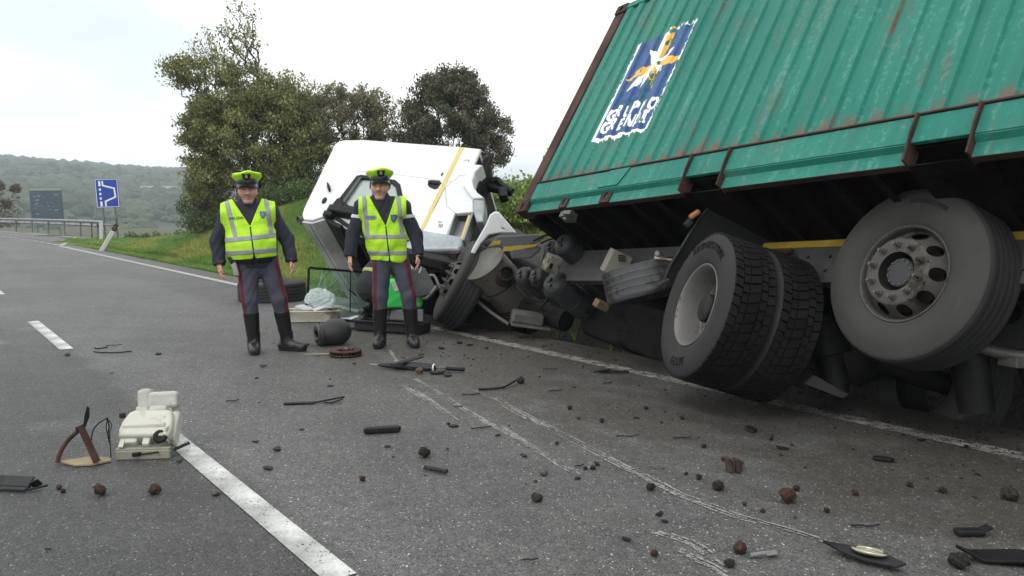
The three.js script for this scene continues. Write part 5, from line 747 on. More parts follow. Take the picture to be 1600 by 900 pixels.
{
  const P = { seed: 1, pos: [-2.49, 0, -7.86], turn: .30, kz: 1.30, skin: [.52, .29, .21], stubble: .35, moustache: false, hturn: 0.02,
    head: [-.095, 1.595, .035], neck: [-.088, 1.43, -.02], shL: [-.272, 1.375, -.015], shR: [.098, 1.375, -.015], chest: [-.088, 1.23, 0], waist: [-.062, 1.06, .02], pelvis: [-.03, .93, 0], rc: .178, rw: .198, rp: .172, rt: .098,
    elL: [-.392, 1.11, -.02], wrL: [-.380, .890, .05], elR: [.256, 1.13, -.02], wrR: [.300, .925, .05],
    hipL: [-.118, .90, 0], hipR: [.062, .90, 0], knL: [-.108, .53, .03], knR: [.170, .53, .03], anL: [-.082, .10, -.02], anR: [.238, .10, -.03], toL: [.04, 1], toR: [.80, .6], bootTop: .40, hemJ: (x, y) => .845 - y, stripes: true, stripeA: [.80, .60], box: [[-.60, -.02, -.30], [.50, 1.60, .34]],
    collar: .080, capTilt: [-.05, .03],
    vest: { xn: -.075, lean: -.10, hem: x => .925 + .10 * (x + .3) * .8, x0: -.352, x1: .158, yv: 1.255, sl: 1.95, back: 1.45, notch: .98, bands: [[1.145, .10], [1.01, .06]], straps: [[-.215, -.275], [.115, .085]], text: [-.205, 1.335, .150, .040, .10], shield: [.040, 1.365, .058, .066], tex: polT } };
  const { root, S } = officer(P, 'police_officer', 'stocky police officer in yellow vest with white holster, standing feet apart'); root.name = 'person'; taken.person = 0;
  const h = part('holster', root); obj('holster_body', [box(.055, .15, .06, [-.232, .842, .095], [0, 0, .22], .02)], mat([.62, .63, .64], .5, { map: mottle }), h); obj('pistol_grip', [box(.035, .085, .05, [-.268, .925, .10], [0, 0, .55], .012), box(.07, .03, .045, [-.24, .915, .10], [0, 0, .2], .01)], PM.black, h);
  S.add('belt', (x, y, z) => Math.max(S.jk(x, y, z) - .004, Math.abs(y - .915) - .022), [-.4, .86, -.3], [.4, .97, .34], .008, PM.black);
}
{
  const P = { seed: 4, pos: [-1.215, 0, -8.22], turn: .13, kz: 1.36, skin: [.55, .30, .22], stubble: .15, hturn: -.12,
    head: [-.134, 1.640, .04], neck: [-.126, 1.485, -.01], shL: [-.302, 1.432, -.01], shR: [.072, 1.432, -.01], chest: [-.118, 1.28, 0], waist: [-.080, 1.10, .01], pelvis: [-.045, .965, 0], rc: .160, rw: .152, rp: .152, rt: .092,
    elL: [-.418, 1.165, -.02], wrL: [-.448, .945, .05], elR: [.222, 1.165, -.02], wrR: [.244, .955, .05],
    hipL: [-.122, .93, 0], hipR: [.040, .93, 0], knL: [-.150, .53, .03], knR: [.140, .53, .03], anL: [-.158, .10, -.02], anR: [.176, .10, -.02], toL: [-.12, 1], toR: [.14, 1], bootTop: .395, hemJ: (x, y) => .90 - y, stripes: true, stripeA: [.72, .69], box: [[-.62, -.02, -.30], [.44, 1.62, .34]],
    collar: .068, capTilt: [-.09, .0],
    vest: { xn: -.075, lean: -.10, hem: x => .882 - .02 * Math.sin(x * 9), x0: -.350, x1: .128, yv: 1.25, sl: 2.3, back: 1.5, notch: .92, bands: [[1.142, .0], [.975, .0]], straps: [[-.262, -.285], [.082, .060]], text: [-.232, 1.338, .120, .038, 0], shield: [.002, 1.325, .066, .078], tex: polT2 } };
  const { root, S } = officer(P, 'police_officer', 'slimmer police officer in yellow vest with white sleeve bands, standing before the cab'); root.name = 'person_001'; taken.person = 1;
  S.add('sleeve_band', (x, y, z) => Math.max(S.arm(x, y, z) - .027, Math.abs(y - 1.345 + (x > -.1 ? -.10 : .10) * (x + (x > -.1 ? -.13 : .35))) - .019), [-.62, 1.25, -.3], [.44, 1.42, .3], .008, PM.white);
  S.add('belt', (x, y, z) => Math.max(S.jk(x, y, z) - .004, Math.abs(y - .925) - .02), [-.4, .87, -.3], [.4, .98, .34], .008, PM.black);
  obj('paper_slip', box(.016, .07, .004, [.262, .80, .10], [.2, .3, -.4], 0), PM.white, root);
}
{ // a firefighter crouching at the cab, mostly hidden behind the second officer
  const root = thing('person', 'crouching firefighter in dark turnout gear reaching into the wrecked cab', 'person', [-1.70, 0, -9.72], 2.45);
  const P = { seed: 9, kz: 1.25, skin: [.43, .24, .17], head: [0, 1.02, .52], neck: [0, .90, .40], shL: [-.19, .85, .34], shR: [.19, .85, .34], chest: [0, .76, .22], waist: [0, .60, .06], pelvis: [0, .47, -.05], rc: .17, rw: .165, rp: .17, rt: .098, elL: [-.26, .66, .58], wrL: [-.20, .74, .80], elR: [.26, .66, .58], wrR: [.20, .74, .80], hipL: [-.10, .46, -.04], hipR: [.10, .46, -.04], knL: [-.19, .46, .36], knR: [.19, .42, .36], anL: [-.17, .10, .12], anR: [.15, .10, -.04], toL: [0, 1], toR: [0, 1], bootTop: .28, hemJ: (x, y) => .40 - y, clipT: (x, y) => Math.max(.20 - y, y - .66), box: [[-.45, -.02, -.34], [.45, 1.1, 1.0]], jacketM: PM.turnout, trouserM: PM.turnout };
  const S = person(P, root); const bd = (n, f) => S.add('reflective_band', f, [-.42, .3, -.34], [.42, .9, .9], .010, PM.turnoutBand);
  bd('', (x, y, z) => Math.max(S.jk(x, y, z) - .004, Math.abs(y + z * .5 - .66) - .03, -.6 + 0 * x)); bd('', (x, y, z) => Math.max(S.arm(x, y, z) - .032, Math.abs(z - .66) - .03));
  for (const [kn, an] of [[P.knL, P.anL], [P.knR, P.anR]]) S.add('reflective_band', (x, y, z) => Math.max(cone(x, y, z, kn, an, .064, .046) - .024, Math.abs(y - .31) - .03), [-.32, .22, -.3], [.32, .4, .5], .009, PM.turnoutBand);
  obj('helmet', (() => { const g = lathe([[.155, .0], [.15, .012], [.125, .03], [.12, .07], [.09, .12], [.04, .145], [.001, .15]], 32); g.scale(1, 1, 1.15); g.translate(0, 1.04, .51); return g; })(), mat([.30, .32, .05], .4, { map: mottle }), root);
}
// ---------------------------------------------------------------- things strewn over the road
const spin = (o, a) => { o.rotation.y = a; return o; };
function blobGeo(r, seed, flat = .8, det = 2) { const g = new THREE.IcosahedronGeometry(1, det), p = g.attributes.position; for (let i = 0; i < p.count; i++) { const v = V().fromBufferAttribute(p, i), k = .45 + 1.05 * fbm(v.x * 1.9 + 20 + seed, v.y * 1.7 + v.z * 2.3 + 20, 4096, 4, seed); p.setXYZ(i, v.x * k * r, v.y * k * r * flat, v.z * k * r); } g.computeVertexNormals(); return g; }
function shardGeo(L, seed) { const r = rng(seed), n = 5 + Math.floor(r() * 3), pts = []; for (let k = 0; k < n; k++) { const a = k / n * 6.283 + .3 * (r() - .5), q = .65 + .5 * r(); pts.push([Math.cos(a) * L * .5 * q, Math.sin(a) * L * .28 * q]); } const g = extr(pts, Math.max(.005, L * .09), .0012); const p = g.attributes.position, bend = (r() - .3) * 1.6 / L; for (let i = 0; i < p.count; i++) p.setZ(i, p.getZ(i) + bend * p.getX(i) * p.getX(i) * .5); g.rotateX(-Math.PI / 2 + (r() - .5) * .35); g.computeBoundingBox(); g.translate(0, -g.boundingBox.min.y, 0); return g; }
const clodM = [mat([.10, .075, .055], .95, { map: soilT, bump: bumpN, bumpScale: .006 }), mat([.16, .065, .045], .95, { map: soilT, bump: bumpN, bumpScale: .006 }), mat([.055, .046, .038], .95, { map: soilT, bump: bumpN, bumpScale: .006 }), mat([.30, .29, .26], .85, { map: soilT, bump: bumpN, bumpScale: .004 })];
const clodL = ['brown lump of earth lying on the asphalt', 'reddish brown clod lying on the asphalt', 'small dark lump of soil lying on the asphalt', 'small pale stone lying on the asphalt'], clodN = ['earth_lump', 'red_clod', 'soil_lump', 'pale_stone'];
[[.12, -3.74, .046, 0], [1.33, -3.73, .07, 1], [1.04, -3.9, .054, 2], [.98, -4.06, .033, 2], [.7, -3.89, .041, 2], [.94, -3.16, .052, 1], [.58, -3.13, .028, 1], [1.79, -5.69, .056, 3], [.4, -4.22, .021, 2], [.44, -4.22, .028, 2], [.47, -4.29, .025, 1], [.27, -4.69, .023, 2], [.86, -3.03, .037, 2], [.82, -3.81, .019, 3], [1.43, -3.89, .029, 2], [1.76, -3.02, .069, 2], [1.7, -3.83, .031, 1], [2.15, -3.86, .032, 2], [-.78, -4.04, .03, 1], [-.5, -4.44, .058, 2], [-1.78, -3.85, .051, 1], [-2.04, -3.83, .055, 1], [-2.29, -3.91, .026, 1], [-2.24, -3.86, .022, 2], [-1.47, -3.83, .038, 3], [.07, -6.4, .063, 2], [2.42, -3.76, .07, 0], [.17, -4.13, .045, 3], [-4.32, -7.64, .05, 3], [-.42, -5.13, .021, 2], [2.74, -4.18, .027, 3], [1.47, -3.6, .024, 2], [1.17, -3.6, .021, 1], [2.03, -3.95, .029, 2], [2.49, -5.19, .043, 2], [.95, -5.54, .027, 2], [.41, -5.54, .032, 2], [.6, -5.19, .03, 2], [.45, -5.27, .022, 1], [1.14, -4.62, .03, 2], [1.19, -4.37, .025, 2], [1.15, -5.27, .026, 2]].forEach(([x, z, d, k], i) => { const g = blobGeo(d * .56, 31 + i, k === 3 ? .55 : .85); g.computeBoundingBox(); const o = obj(clodN[k], g, clodM[k]); o.position.set(x, -g.boundingBox.min.y - .002, z); tag(spin(o, i), clodL[k], k === 3 ? 'stone' : 'clod', clodN[k].replace('_', ' ') + 's on the road'); });
[[-.38, -5.08, .075], [-1.38, -4.56, .067], [-.74, -4.63, .046], [.07, -4.45, .066], [.34, -4.06, .043], [.49, -3.28, .054], [.68, -3.56, .053], [.69, -3.48, .046], [1.11, -3.69, .042], [-1.33, -4.22, .076], [-1.86, -4.34, .05], [-1.56, -4.73, .047], [-2.16, -8.24, .12], [-1.46, -6.28, .062], [-1.45, -7.22, .059], [-1.35, -5.0, .041], [-.38, -4.58, .03], [-.09, -4.87, .04], [-.46, -4.1, .02], [.93, -4.14, .041], [1.6, -4.59, .075], [1.59, -4.78, .047], [2.09, -4.37, .143], [-3.46, -6.79, .045], [-2.24, -7.07, .07], [-3.47, -7.71, .095], [-1.92, -3.18, .031], [-.56, -8.36, .103], [-.88, -7.68, .063], [-.72, -8.04, .092], [-.44, -8.24, .081], [-1.04, -7.51, .055], [-.26, -8.04, .066], [-.21, -8.65, .085], [2.7, -4.62, .053], [2.5, -4.75, .047], [1.53, -4.99, .131], [-.65, -6.78, .14], [-.55, -6.70, .12]].forEach(([x, z, L], i) => { const o = obj('plastic_shard', shardGeo(L * 1.1, 500 + i), i % 5 === 3 ? MT.darkPlastic : MT.blackPlastic); o.position.set(x, .004, z); tag(spin(o, i * 1.7), 'small broken shard of black plastic on the asphalt', 'shard', 'plastic shards on the road'); });
[[-.2, -5.03, .132, .3], [-.31, -5.97, .137, .05], [-.38, -5.59, .06, .2], [.72, -4.84, .143, -.05], [-2.06, -5.76, .095, .15], [.07, -3.07, .07, -.05], [1.57, -3.42, .12, -.1], [-4.15, -8.2, .148, .15], [.34, -6.1, .11, .1], [.34, -6.95, .137, .05], [.37, -4.26, .049, .2], [1.05, -4.8, .11, -.1], [.78, -6.38, .084, .4]].forEach(([x, z, L, a], i) => { const r = rng(70 + i), o = obj('trim_strip', tube([[-L / 2, .008, 0], [-L * .2, .012, L * .08 * (r() - .5)], [L * .15, .010, L * .1 * (r() - .5)], [L / 2, .012 + .01 * r(), 0]], .0038 + .002 * r(), 14, 6).scale(1, .8, 1.3), MT.blackPlastic); o.position.set(x, .0015, z); tag(spin(o, a), 'thin black strip of broken trim on the asphalt', 'strip', 'black trim strips on the road'); });
{ // loose crumbs nobody could count
  const r = rng(3), N = 1500, im = new THREE.InstancedMesh(blobGeo(1, 3, .6, 1), mat([1, 1, 1], .95, { map: soilT }), N), m = M4(), c = new THREE.Color(); let k = 0;
  while (k < N) { const s = -2 + 11.5 * r(), w = 5.5 - 4.2 * r() * r() * (.4 + .6 * r()); const q = r(); if (r() < .35 && w < 3) continue; const p = sw(s, w), d = .0022 + .009 * q * q * q * q + .002 * r(); m.compose(V(p.x, d * .4, p.z), new THREE.Quaternion().setFromEuler(new THREE.Euler(0, r() * 6, 0)), V(d * (.8 + r()), d, d)); im.setMatrixAt(k, m); const v = .5 + r(); const t = r(); c.setRGB((t > .85 ? .16 : .05) * v, (t > .85 ? .08 : .044) * v, (t > .85 ? .06 : .038) * v); im.setColorAt(k, c); k++; }
  im.name = 'road_crumbs'; im.castShadow = im.receiveShadow = true; tag(im, 'scatter of dark soil crumbs beside the wreck', 'debris', null, 'stuff'); scene.add(im);
}
// named pieces
tag(spin(obj('black_block', extr([[-.11, -.025], [.10, -.028], [.115, .0], [.10, .030], [-.10, .024], [-.12, .0]], .035, .008).rotateX(-Math.PI / 2).translate(0, .001, 0), MT.blackPlastic), .25), 'oblong black plastic block lying alone on the asphalt', 'block').position.set(-.82, .004, -4.94);
tag(spin(obj('grey_rod', [cyl([-.07, .014, 0], [.07, .014, .01], .013, .012, 8), box(.03, .02, .03, [.06, .014, .008], undefined, .006)], MT.darkPlastic), -.42), 'short dark grey rod beside the oblong block', 'rod').position.set(-.41, .003, -4.18);
tag(spin(obj('pale_rod', [tube([[-.06, .010, 0], [0, .014, .006], [.06, .010, 0]], .010, 10, 6), box(.05, .008, .03, [.03, .012, .01], undefined, .003)], mat([.26, .27, .27], .6, { map: mottle })), .28), 'pale grey rod beside a red clod', 'rod').position.set(1.02, .003, -3.12);
{ const o = obj('long_black_strip', [box(.25, .012, .03, [0, .012, 0], [0, .05, .02]), box(.12, .01, .04, [-.10, .02, .02], [0, .3, .1])], MT.blackPlastic); o.position.set(.89, .004, -6.81); tag(spin(o, -.1), 'long flat black strip lying across the worn edge line', 'strip'); }
{ const t = thing('rubber_trim', 'torn rubber trim with a flat blade and a bent wire end', 'trim', [-1.45, .003, -5.70], .12); obj('blade', box(.22, .010, .045, [-.10, .008, 0], [0, 0, .02], .004), MT.darkPlastic, t); obj('bent_end', [tube([[0, .008, 0], [.06, .012, -.02], [.22, .03, -.06]], .007, 12, 6), tube([[.06, .012, -.02], [.13, .01, .03], [.21, .02, -.04]], .006, 12, 6)], MT.blackPlastic, t); }
{ const t = thing('black_cable', 'bent black cable ending in a muddy lump', 'cable', [-.10, .002, -6.2], 0); obj('cable_run', tube([[-.16, .008, .06], [-.06, .010, .05], [.04, .014, 0], [.13, .03, -.16]], .009, 24, 6), MT.blackPlastic, t); }
[[-3.98, -7.78, .37], [-4.22, -8.02, .12]].forEach(([x, z, L], i) => { const o = obj('bent_wire', tube([[-L / 2, .006, -.05], [-L * .2, .007, .0], [L * .2, .007, .005], [L / 2, .008, -.07]], .006, 20, 6), MT.blackPlastic); o.position.set(x, .002, z); tag(o, ['long curved black wire alone in the empty lane', 'short black wire beside the long curved wire'][i], 'wire'); });
{ // white washer-fluid tank torn from the truck
  const t = thing('fluid_tank', 'torn white plastic fluid tank with a black grommet', 'tank', [-2.10, 0, -4.52], .10); const w = mat([.60, .60, .52], .45, { map: grime, bump: bumpN, bumpScale: .002 }), w2 = mat([.70, .70, .64], .4, { map: mottle, bump: bumpN, bumpScale: .002 });
  obj('lower_shell', [extr([[-.135, 0], [.135, 0], [.145, .05], [.14, .10], [.125, .165], [.10, .18], [-.09, .18], [-.115, .165], [-.14, .10], [-.145, .05]], .11, .02, [], 3).rotateX(-.85).translate(0, .055, .045), box(.05, .20, .10, [.128, .13, -.03], [-.75, 0, 0], .016), box(.24, .03, .16, [-.01, .165, .0], [-.2, 0, .03], .010), box(.03, .14, .02, [-.115, .12, .085], [-.85, 0, 0], .006), box(.075, .05, .05, [-.075, .098, .085], [-.8, 0, 0], .012), box(.045, .15, .04, [.012, .125, .065], [-.85, 0, .05], .012), box(.06, .06, .06, [.10, .10, .075], [-.8, 0, .1], .014)], w, t);
  obj('lower_flange', [box(.295, .055, .022, [0, .030, .125], [.12, 0, 0], .006), box(.295, .012, .04, [0, .062, .115], undefined, .004)], mat([.34, .33, .25], .6, { map: grime }), t);
  obj('filler_neck', [box(.085, .135, .10, [-.055, .285, -.12], [-.25, 0, .10], .028), box(.17, .10, .11, [.05, .285, -.11], [-.25, .1, .03], .024), box(.10, .04, .06, [.04, .245, -.045], [-.5, 0, 0], .014), box(.14, .075, .10, [.04, .215, -.085], [-.5, .1, 0], .026), box(.09, .07, .08, [-.06, .225, -.09], [-.4, 0, .1], .026)], w2, t);
  obj('grommet', [xf(new THREE.TorusGeometry(.026, .014, 10, 24), [.09, .125, .105], [-.5, .2, 0]), xf(new THREE.CylinderGeometry(.02, .02, .02, 16), [.09, .125, .10], [1.07, .2, 0])], MT.blackPlastic, t); obj('bracket', [box(.03, .03, .03, [-.165, .215, -.04], undefined, .006)], MT.darkRust, t); obj('clip', [box(.05, .025, .02, [-.03, .035, .138], [0, 0, .1], .006), cyl([.0, .035, .14], [.09, .045, .14], .005, .005, 6)], MT.blackPlastic, t); obj('loose_tab', box(.09, .012, .03, [.19, .05, .05], [0, .5, .3], .004), MT.blackPlastic, t);
}
{ // rusty bracket standing on a tan plate
  const t = thing('rusty_bracket', 'rusty bent steel bracket standing on a tan plate with frayed wires', 'bracket', [-2.38, 0, -4.33], .05); const tan = mat([.42, .32, .20], .85, { map: mottle, bump: bumpN, bumpScale: .002 });
  obj('base_plate', extr([[-.14, .0], [-.02, -.075], [.06, -.068], [.14, .005], [.10, .06], [-.02, .075]], .012, .003).rotateX(-Math.PI / 2).translate(0, .004, 0), tan, t);
  obj('front_bar', [extr([[-.018, 0], [.018, 0], [.014, .21], [-.016, .21]], .022, .003).rotateX(-.10).rotateZ(.42).translate(.085, .018, .035)], MT.rust, t); obj('rear_bar', tube([[-.15, .01, .01], [-.13, .07, .0], [-.09, .13, .0], [-.01, .20, .015]], .012, 18, 6), MT.rust, t); obj('bolt', cyl([-.03, .20, .02], [.01, .215, .02], .012, .014, 8), MT.darkRust, t);
  obj('torn_blade', extr([[0, 0], [.012, 0], [.038, .06], [.040, .11], [.028, .12], [.012, .07]], .006, .001).translate(-.002, .205, .0), MT.blackPlastic, t); obj('frayed_wires', [tube([[.045, .13, .02], [.04, .18, -.02], [.07, .22, -.03], [.115, .245, -.03]], .004, 16, 5), tube([[.115, .25, -.03], [.125, .2, -.03], [.12, .15, -.02], [.135, .10, -.01]], .004, 16, 5), tube([[.11, .25, -.03], [.14, .21, -.03], [.13, .16, -.02], [.14, .03, .0]], .003, 16, 5), tube([[.12, .25, -.03], [.112, .19, -.02], [.13, .13, -.02]], .003, 12, 5)], MT.blackPlastic, t);
}
{ const t = thing('bent_scrap', 'bent black plastic scrap lying with a splintered end', 'scrap', [-2.52, .004, -3.92], -.16); obj('sheet', [box(.20, .012, .06, [0, .035, .0], [.7, 0, .03], .004), box(.20, .010, .05, [0, .012, .03], [.1, 0, .02], .003)], MT.darkPlastic, t); obj('splinter', [box(.05, .04, .01, [.12, .03, .0], [.5, .3, .3], .002), tube([[.05, .008, .05], [.11, .01, .03], [.18, .02, -.01]], .006, 8, 5)], MT.blackPlastic, t); }
{ // air-spring bellows
  const t = thing('rubber_bellows', 'black egg shaped rubber air spring bellows lying on its side', 'bellows', [-1.89, .125, -8.30], .58);
  obj('bellows_skin', lathe([[.062, -.17], [.10, -.172], [.122, -.15], [.122, -.13], [.108, -.112], [.118, -.095], [.142, -.03], [.147, .05], [.124, .13], [.078, .18], [.03, .202], [.001, .207]], 40).rotateZ(-Math.PI / 2 + .12), mat([.030, .030, .031], .55, { map: mottle, bump: bumpN, bumpScale: .002 }), t); obj('clamp_ring', lathe([[.065, -.17], [.055, -.165], [.05, -.12], [.045, -.06], [.001, -.05]], 32).rotateZ(-Math.PI / 2 + .12), MT.oily, t); obj('bead', xf(new THREE.TorusGeometry(.075, .013, 8, 36), [-.168, .02, 0], [0, Math.PI / 2, 0]), MT.dullSteel, t);
}
{ // vented brake disc
  const t = thing('brake_disc', 'rusty vented brake disc lying flat with a splinter of trim', 'brake disc', [-1.62, .003, -7.66], .2); const rustM = mat([.50, .36, .30], .9, { map: rustT, bump: bumpN, bumpScale: .003 }); for (const y of [.006, .042]) obj('friction_ring', lathe([[.085, y], [.155, y], [.158, y + .006], [.155, y + .012], [.085, y + .012], [.085, y]], 48), rustM, t); for (let k = 0; k < 26; k++) obj('vane', box(.06, .026, .010, [.123 * Math.cos(k / 26 * 6.283), .030, .123 * Math.sin(k / 26 * 6.283)], [0, -k / 26 * 6.283, 0], .002), MT.darkRust, t); obj('crumbs', [blobGeo(.025, 3).translate(.0, .07, .02), blobGeo(.018, 5).translate(.06, .065, .04), blobGeo(.015, 8).translate(-.06, .065, .02)], clodM[3], t).userData.kind = 'stuff';
  tag(spin(obj('cream_splinter', extr([[-.13, -.008], [.10, -.020], [.13, .005], [.0, .018]], .008, .002).rotateX(-Math.PI / 2), mat([.42, .38, .28], .7, { map: mottle })), .1), 'pale cream plastic splinter beside the rusty brake disc', 'shard').position.set(-1.90, .006, -7.68);
}
{ // folded umbrella
  const t = thing('folded_umbrella', 'folded black umbrella lying on the asphalt', 'umbrella', [-.82, .03, -6.93], -.27); const fab = mat([.020, .021, .026], .6, { map: mottle, bump: foldT, bumpScale: .006 });
  const c = lathe([[.006, -.40], [.016, -.36], [.026, -.22], [.036, -.05], [.034, .08], [.022, .14], [.014, .16]], 28), p = c.attributes.position; for (let i = 0; i < p.count; i++) { const a = Math.atan2(p.getZ(i), p.getX(i)), k = 1 + .16 * Math.sin(a * 8 + p.getY(i) * 14); p.setX(i, p.getX(i) * k); p.setZ(i, p.getZ(i) * k); } c.computeVertexNormals(); obj('canopy', c.rotateZ(-Math.PI / 2), fab, t); obj('shaft', cyl([.12, 0, 0], [.30, 0, 0], .006, .006, 8), MT.steel, t); obj('handle', [cyl([.26, 0, 0], [.42, .002, 0], .017, .019, 14), cyl([.25, 0, 0], [.27, 0, 0], .013, .02, 12)], MT.blackPlastic, t); obj('ferrule', cyl([-.48, 0, 0], [-.39, 0, 0], .005, .008, 8), MT.steel, t); obj('strap', [xf(new THREE.TorusGeometry(.030, .008, 6, 20), [.14, 0, 0], [0, Math.PI / 2, 0])], MT.white, t);
  tag(obj('flat_blade', extr([[-.13, -.05], [-.09, -.075], [.15, .10], [.13, .15]], .012, .003).rotateX(-Math.PI / 2 + .25).translate(0, .035, 0), MT.darkPlastic), 'flat dark plastic blade lying across the folded umbrella', 'shard').position.set(-.94, .035, -6.93);
  const st = obj('pinkish_stone', blobGeo(.035, 44), mat([.36, .24, .19], .9, { map: soilT })); st.position.set(-.80, .03, -6.78); tag(st, 'pinkish stone beside the folded umbrella', 'stone');
}
{ // broken lamp plate
  const t = thing('lamp_fragment', 'dark plate fragment carrying a chrome lamp ring', 'fragment', [1.42, .004, -3.08], -.62); obj('plate', extr([[-.17, .02], [-.06, .035], [.08, .025], [.15, -.01], [.12, -.05], [.0, -.055], [-.09, -.03]], .014, .005).rotateX(-Math.PI / 2 + .10).translate(0, .02, 0), MT.darkPlastic, t); const ring = xf(new THREE.TorusGeometry(.05, .008, 10, 36), [.015, .046, .012], [Math.PI / 2 - .12, 0, 0], [1.2, .7, 1]); obj('lamp_ring', ring, mat([.55, .53, .40], .25, { metal: .8, map: mottle }), t); obj('lens', xf(new THREE.SphereGeometry(.05, 24, 10, 0, 6.3, 0, 1.2), [.015, .036, .012], [-.12, 0, 0], [1.15, .25, .68]), mat([.55, .56, .52], .15, { metal: .3 }), t); }
{ const g = extr([[-.20, .0], [-.13, .05], [.05, .06], [.30, .05], [.36, -.02], [.20, -.05], [.02, -.045], [-.10, -.03]], .014, .004), p = g.attributes.position; for (let i = 0; i < p.count; i++) p.setZ(i, p.getZ(i) + .03 * sstep(-.1, -.2, p.getX(i)) + .01 * Math.sin(p.getX(i) * 20)); const o = obj('mud_flap', g.rotateX(-Math.PI / 2).translate(0, .012, 0), MT.blackPlastic); o.position.set(1.98, .004, -3.06); tag(spin(o, -.12), 'wide torn sheet of black rubber mud flap', 'mud flap'); }
{ const o = obj('black_casing', [box(.12, .024, .05, [0, .016, 0], [0, .1, 0], .008), box(.05, .012, .04, [.07, .03, -.01], [0, .4, .2], .004)], MT.blackPlastic); o.position.set(1.98, .003, -3.33); tag(spin(o, -.1), 'small black plastic casing beside the mud flap', 'casing'); }
{ const t = thing('splintered_block', 'splintered brown wooden block standing on the asphalt', 'block', [1.20, .002, -4.19], .3); for (const [x, h, a, z] of [[-.040, .082, -.14, .006], [-.014, .064, .03, -.006], [.010, .072, -.04, .004], [.033, .058, .10, -.003]]) obj('splinter', [box(.020, h, .05, [x, h / 2, z], [a * .4, a, -a * .6], .003)], mat([.085, .055, .042], .9, { map: again(mottle, [6, 6]), bump: bumpN, bumpScale: .006 }), t); }
// loose wheel lying behind the first officer
{ const t = thing('loose_tyre', 'worn truck tyre lying flat behind the stocky officer', 'tyre', [-3.80, .29, -12.55], 0); const s = part('tyre_body', t); s.rotation.x = -Math.PI / 2; ribbedTyre(s, .52); obj('rim_well', lathe([[.29, -.02], [.26, -.06], [.24, -.2], [.02, -.22]], 40), MT.dullSteel, t); }
// windscreen leaning under the cab
{
  const t = thing('windscreen', 'shattered windscreen in its black rubber frame leaning upright on the road', 'windscreen', [-2.72, 0, -10.42], 0); t.rotation.set(-.10, .34, -.06);
  const w = 1.55, h = .66, f = (u, v) => [u * w, v * h, -.16 * Math.sin(u * 3.1416) + .02 * v], pos = [], uv = [], idx = [], N = 24, Mv = 8; for (let j = 0; j <= Mv; j++) for (let i = 0; i <= N; i++) { pos.push(...f(i / N, j / Mv)); uv.push(i / N, j / Mv); } for (let j = 0; j < Mv; j++) for (let i = 0; i < N; i++) { const a = j * (N + 1) + i; idx.push(a, a + 1, a + N + 2, a, a + N + 2, a + N + 1); } const g = new THREE.BufferGeometry(); g.setAttribute('position', new THREE.Float32BufferAttribute(pos, 3)); g.setAttribute('uv', new THREE.Float32BufferAttribute(uv, 2)); g.setIndex(idx); g.computeVertexNormals();
  obj('pane', g, mat([.70, .88, .80], .06, { phys: { transmission: .9, thickness: 0, ior: 1.5 } }), t, true);
  const edge = []; for (let i = 0; i <= 24; i++) edge.push(f(i / 24, 0)); for (let j = 1; j <= 6; j++) edge.push(f(1, j / 6)); for (let i = 23; i >= 0; i--) edge.push(f(i / 24, 1)); for (let j = 5; j >= 1; j--) edge.push(f(0, j / 6)); obj('rubber_seal', tube(edge, .017, 160, 8, true), MT.blackPlastic, t);
  const r = rng(8), cr = mat([.62, .74, .70], .4, { map: mottle }), crack = (u, v, du, dv, n) => { const pts = [f(u, v)]; for (let k = 0; k < n; k++) { u = clamp(u + du + (r() - .5) * .03, .01, .99); v = clamp(v + dv + (r() - .5) * .05, .01, .99); pts.push(f(u, v)); } return tube(pts, .0022, n * 4, 4); };
  for (let k = 0; k < 16; k++) { const a = -1.4 + 2.9 * k / 15; obj('crack', crack(.06, .45, .035 * Math.cos(a), .09 * Math.sin(a), 5 + Math.floor(r() * 4)), cr, t); } for (let k = 0; k < 7; k++) obj('crack', crack(.04 + .015 * k, .25 + .06 * k, .012, .03, 4), cr, t);
  obj('wiper', [tube([f(.36, .98), f(.37, .6), f(.38, .15)].map(p => [p[0], p[1], p[2] + .03]), .008, 16, 6), tube([f(.36, .62), f(.42, .5)].map(p => [p[0], p[1], p[2] + .03]), .01, 8, 6)], MT.blackPlastic, t);
}
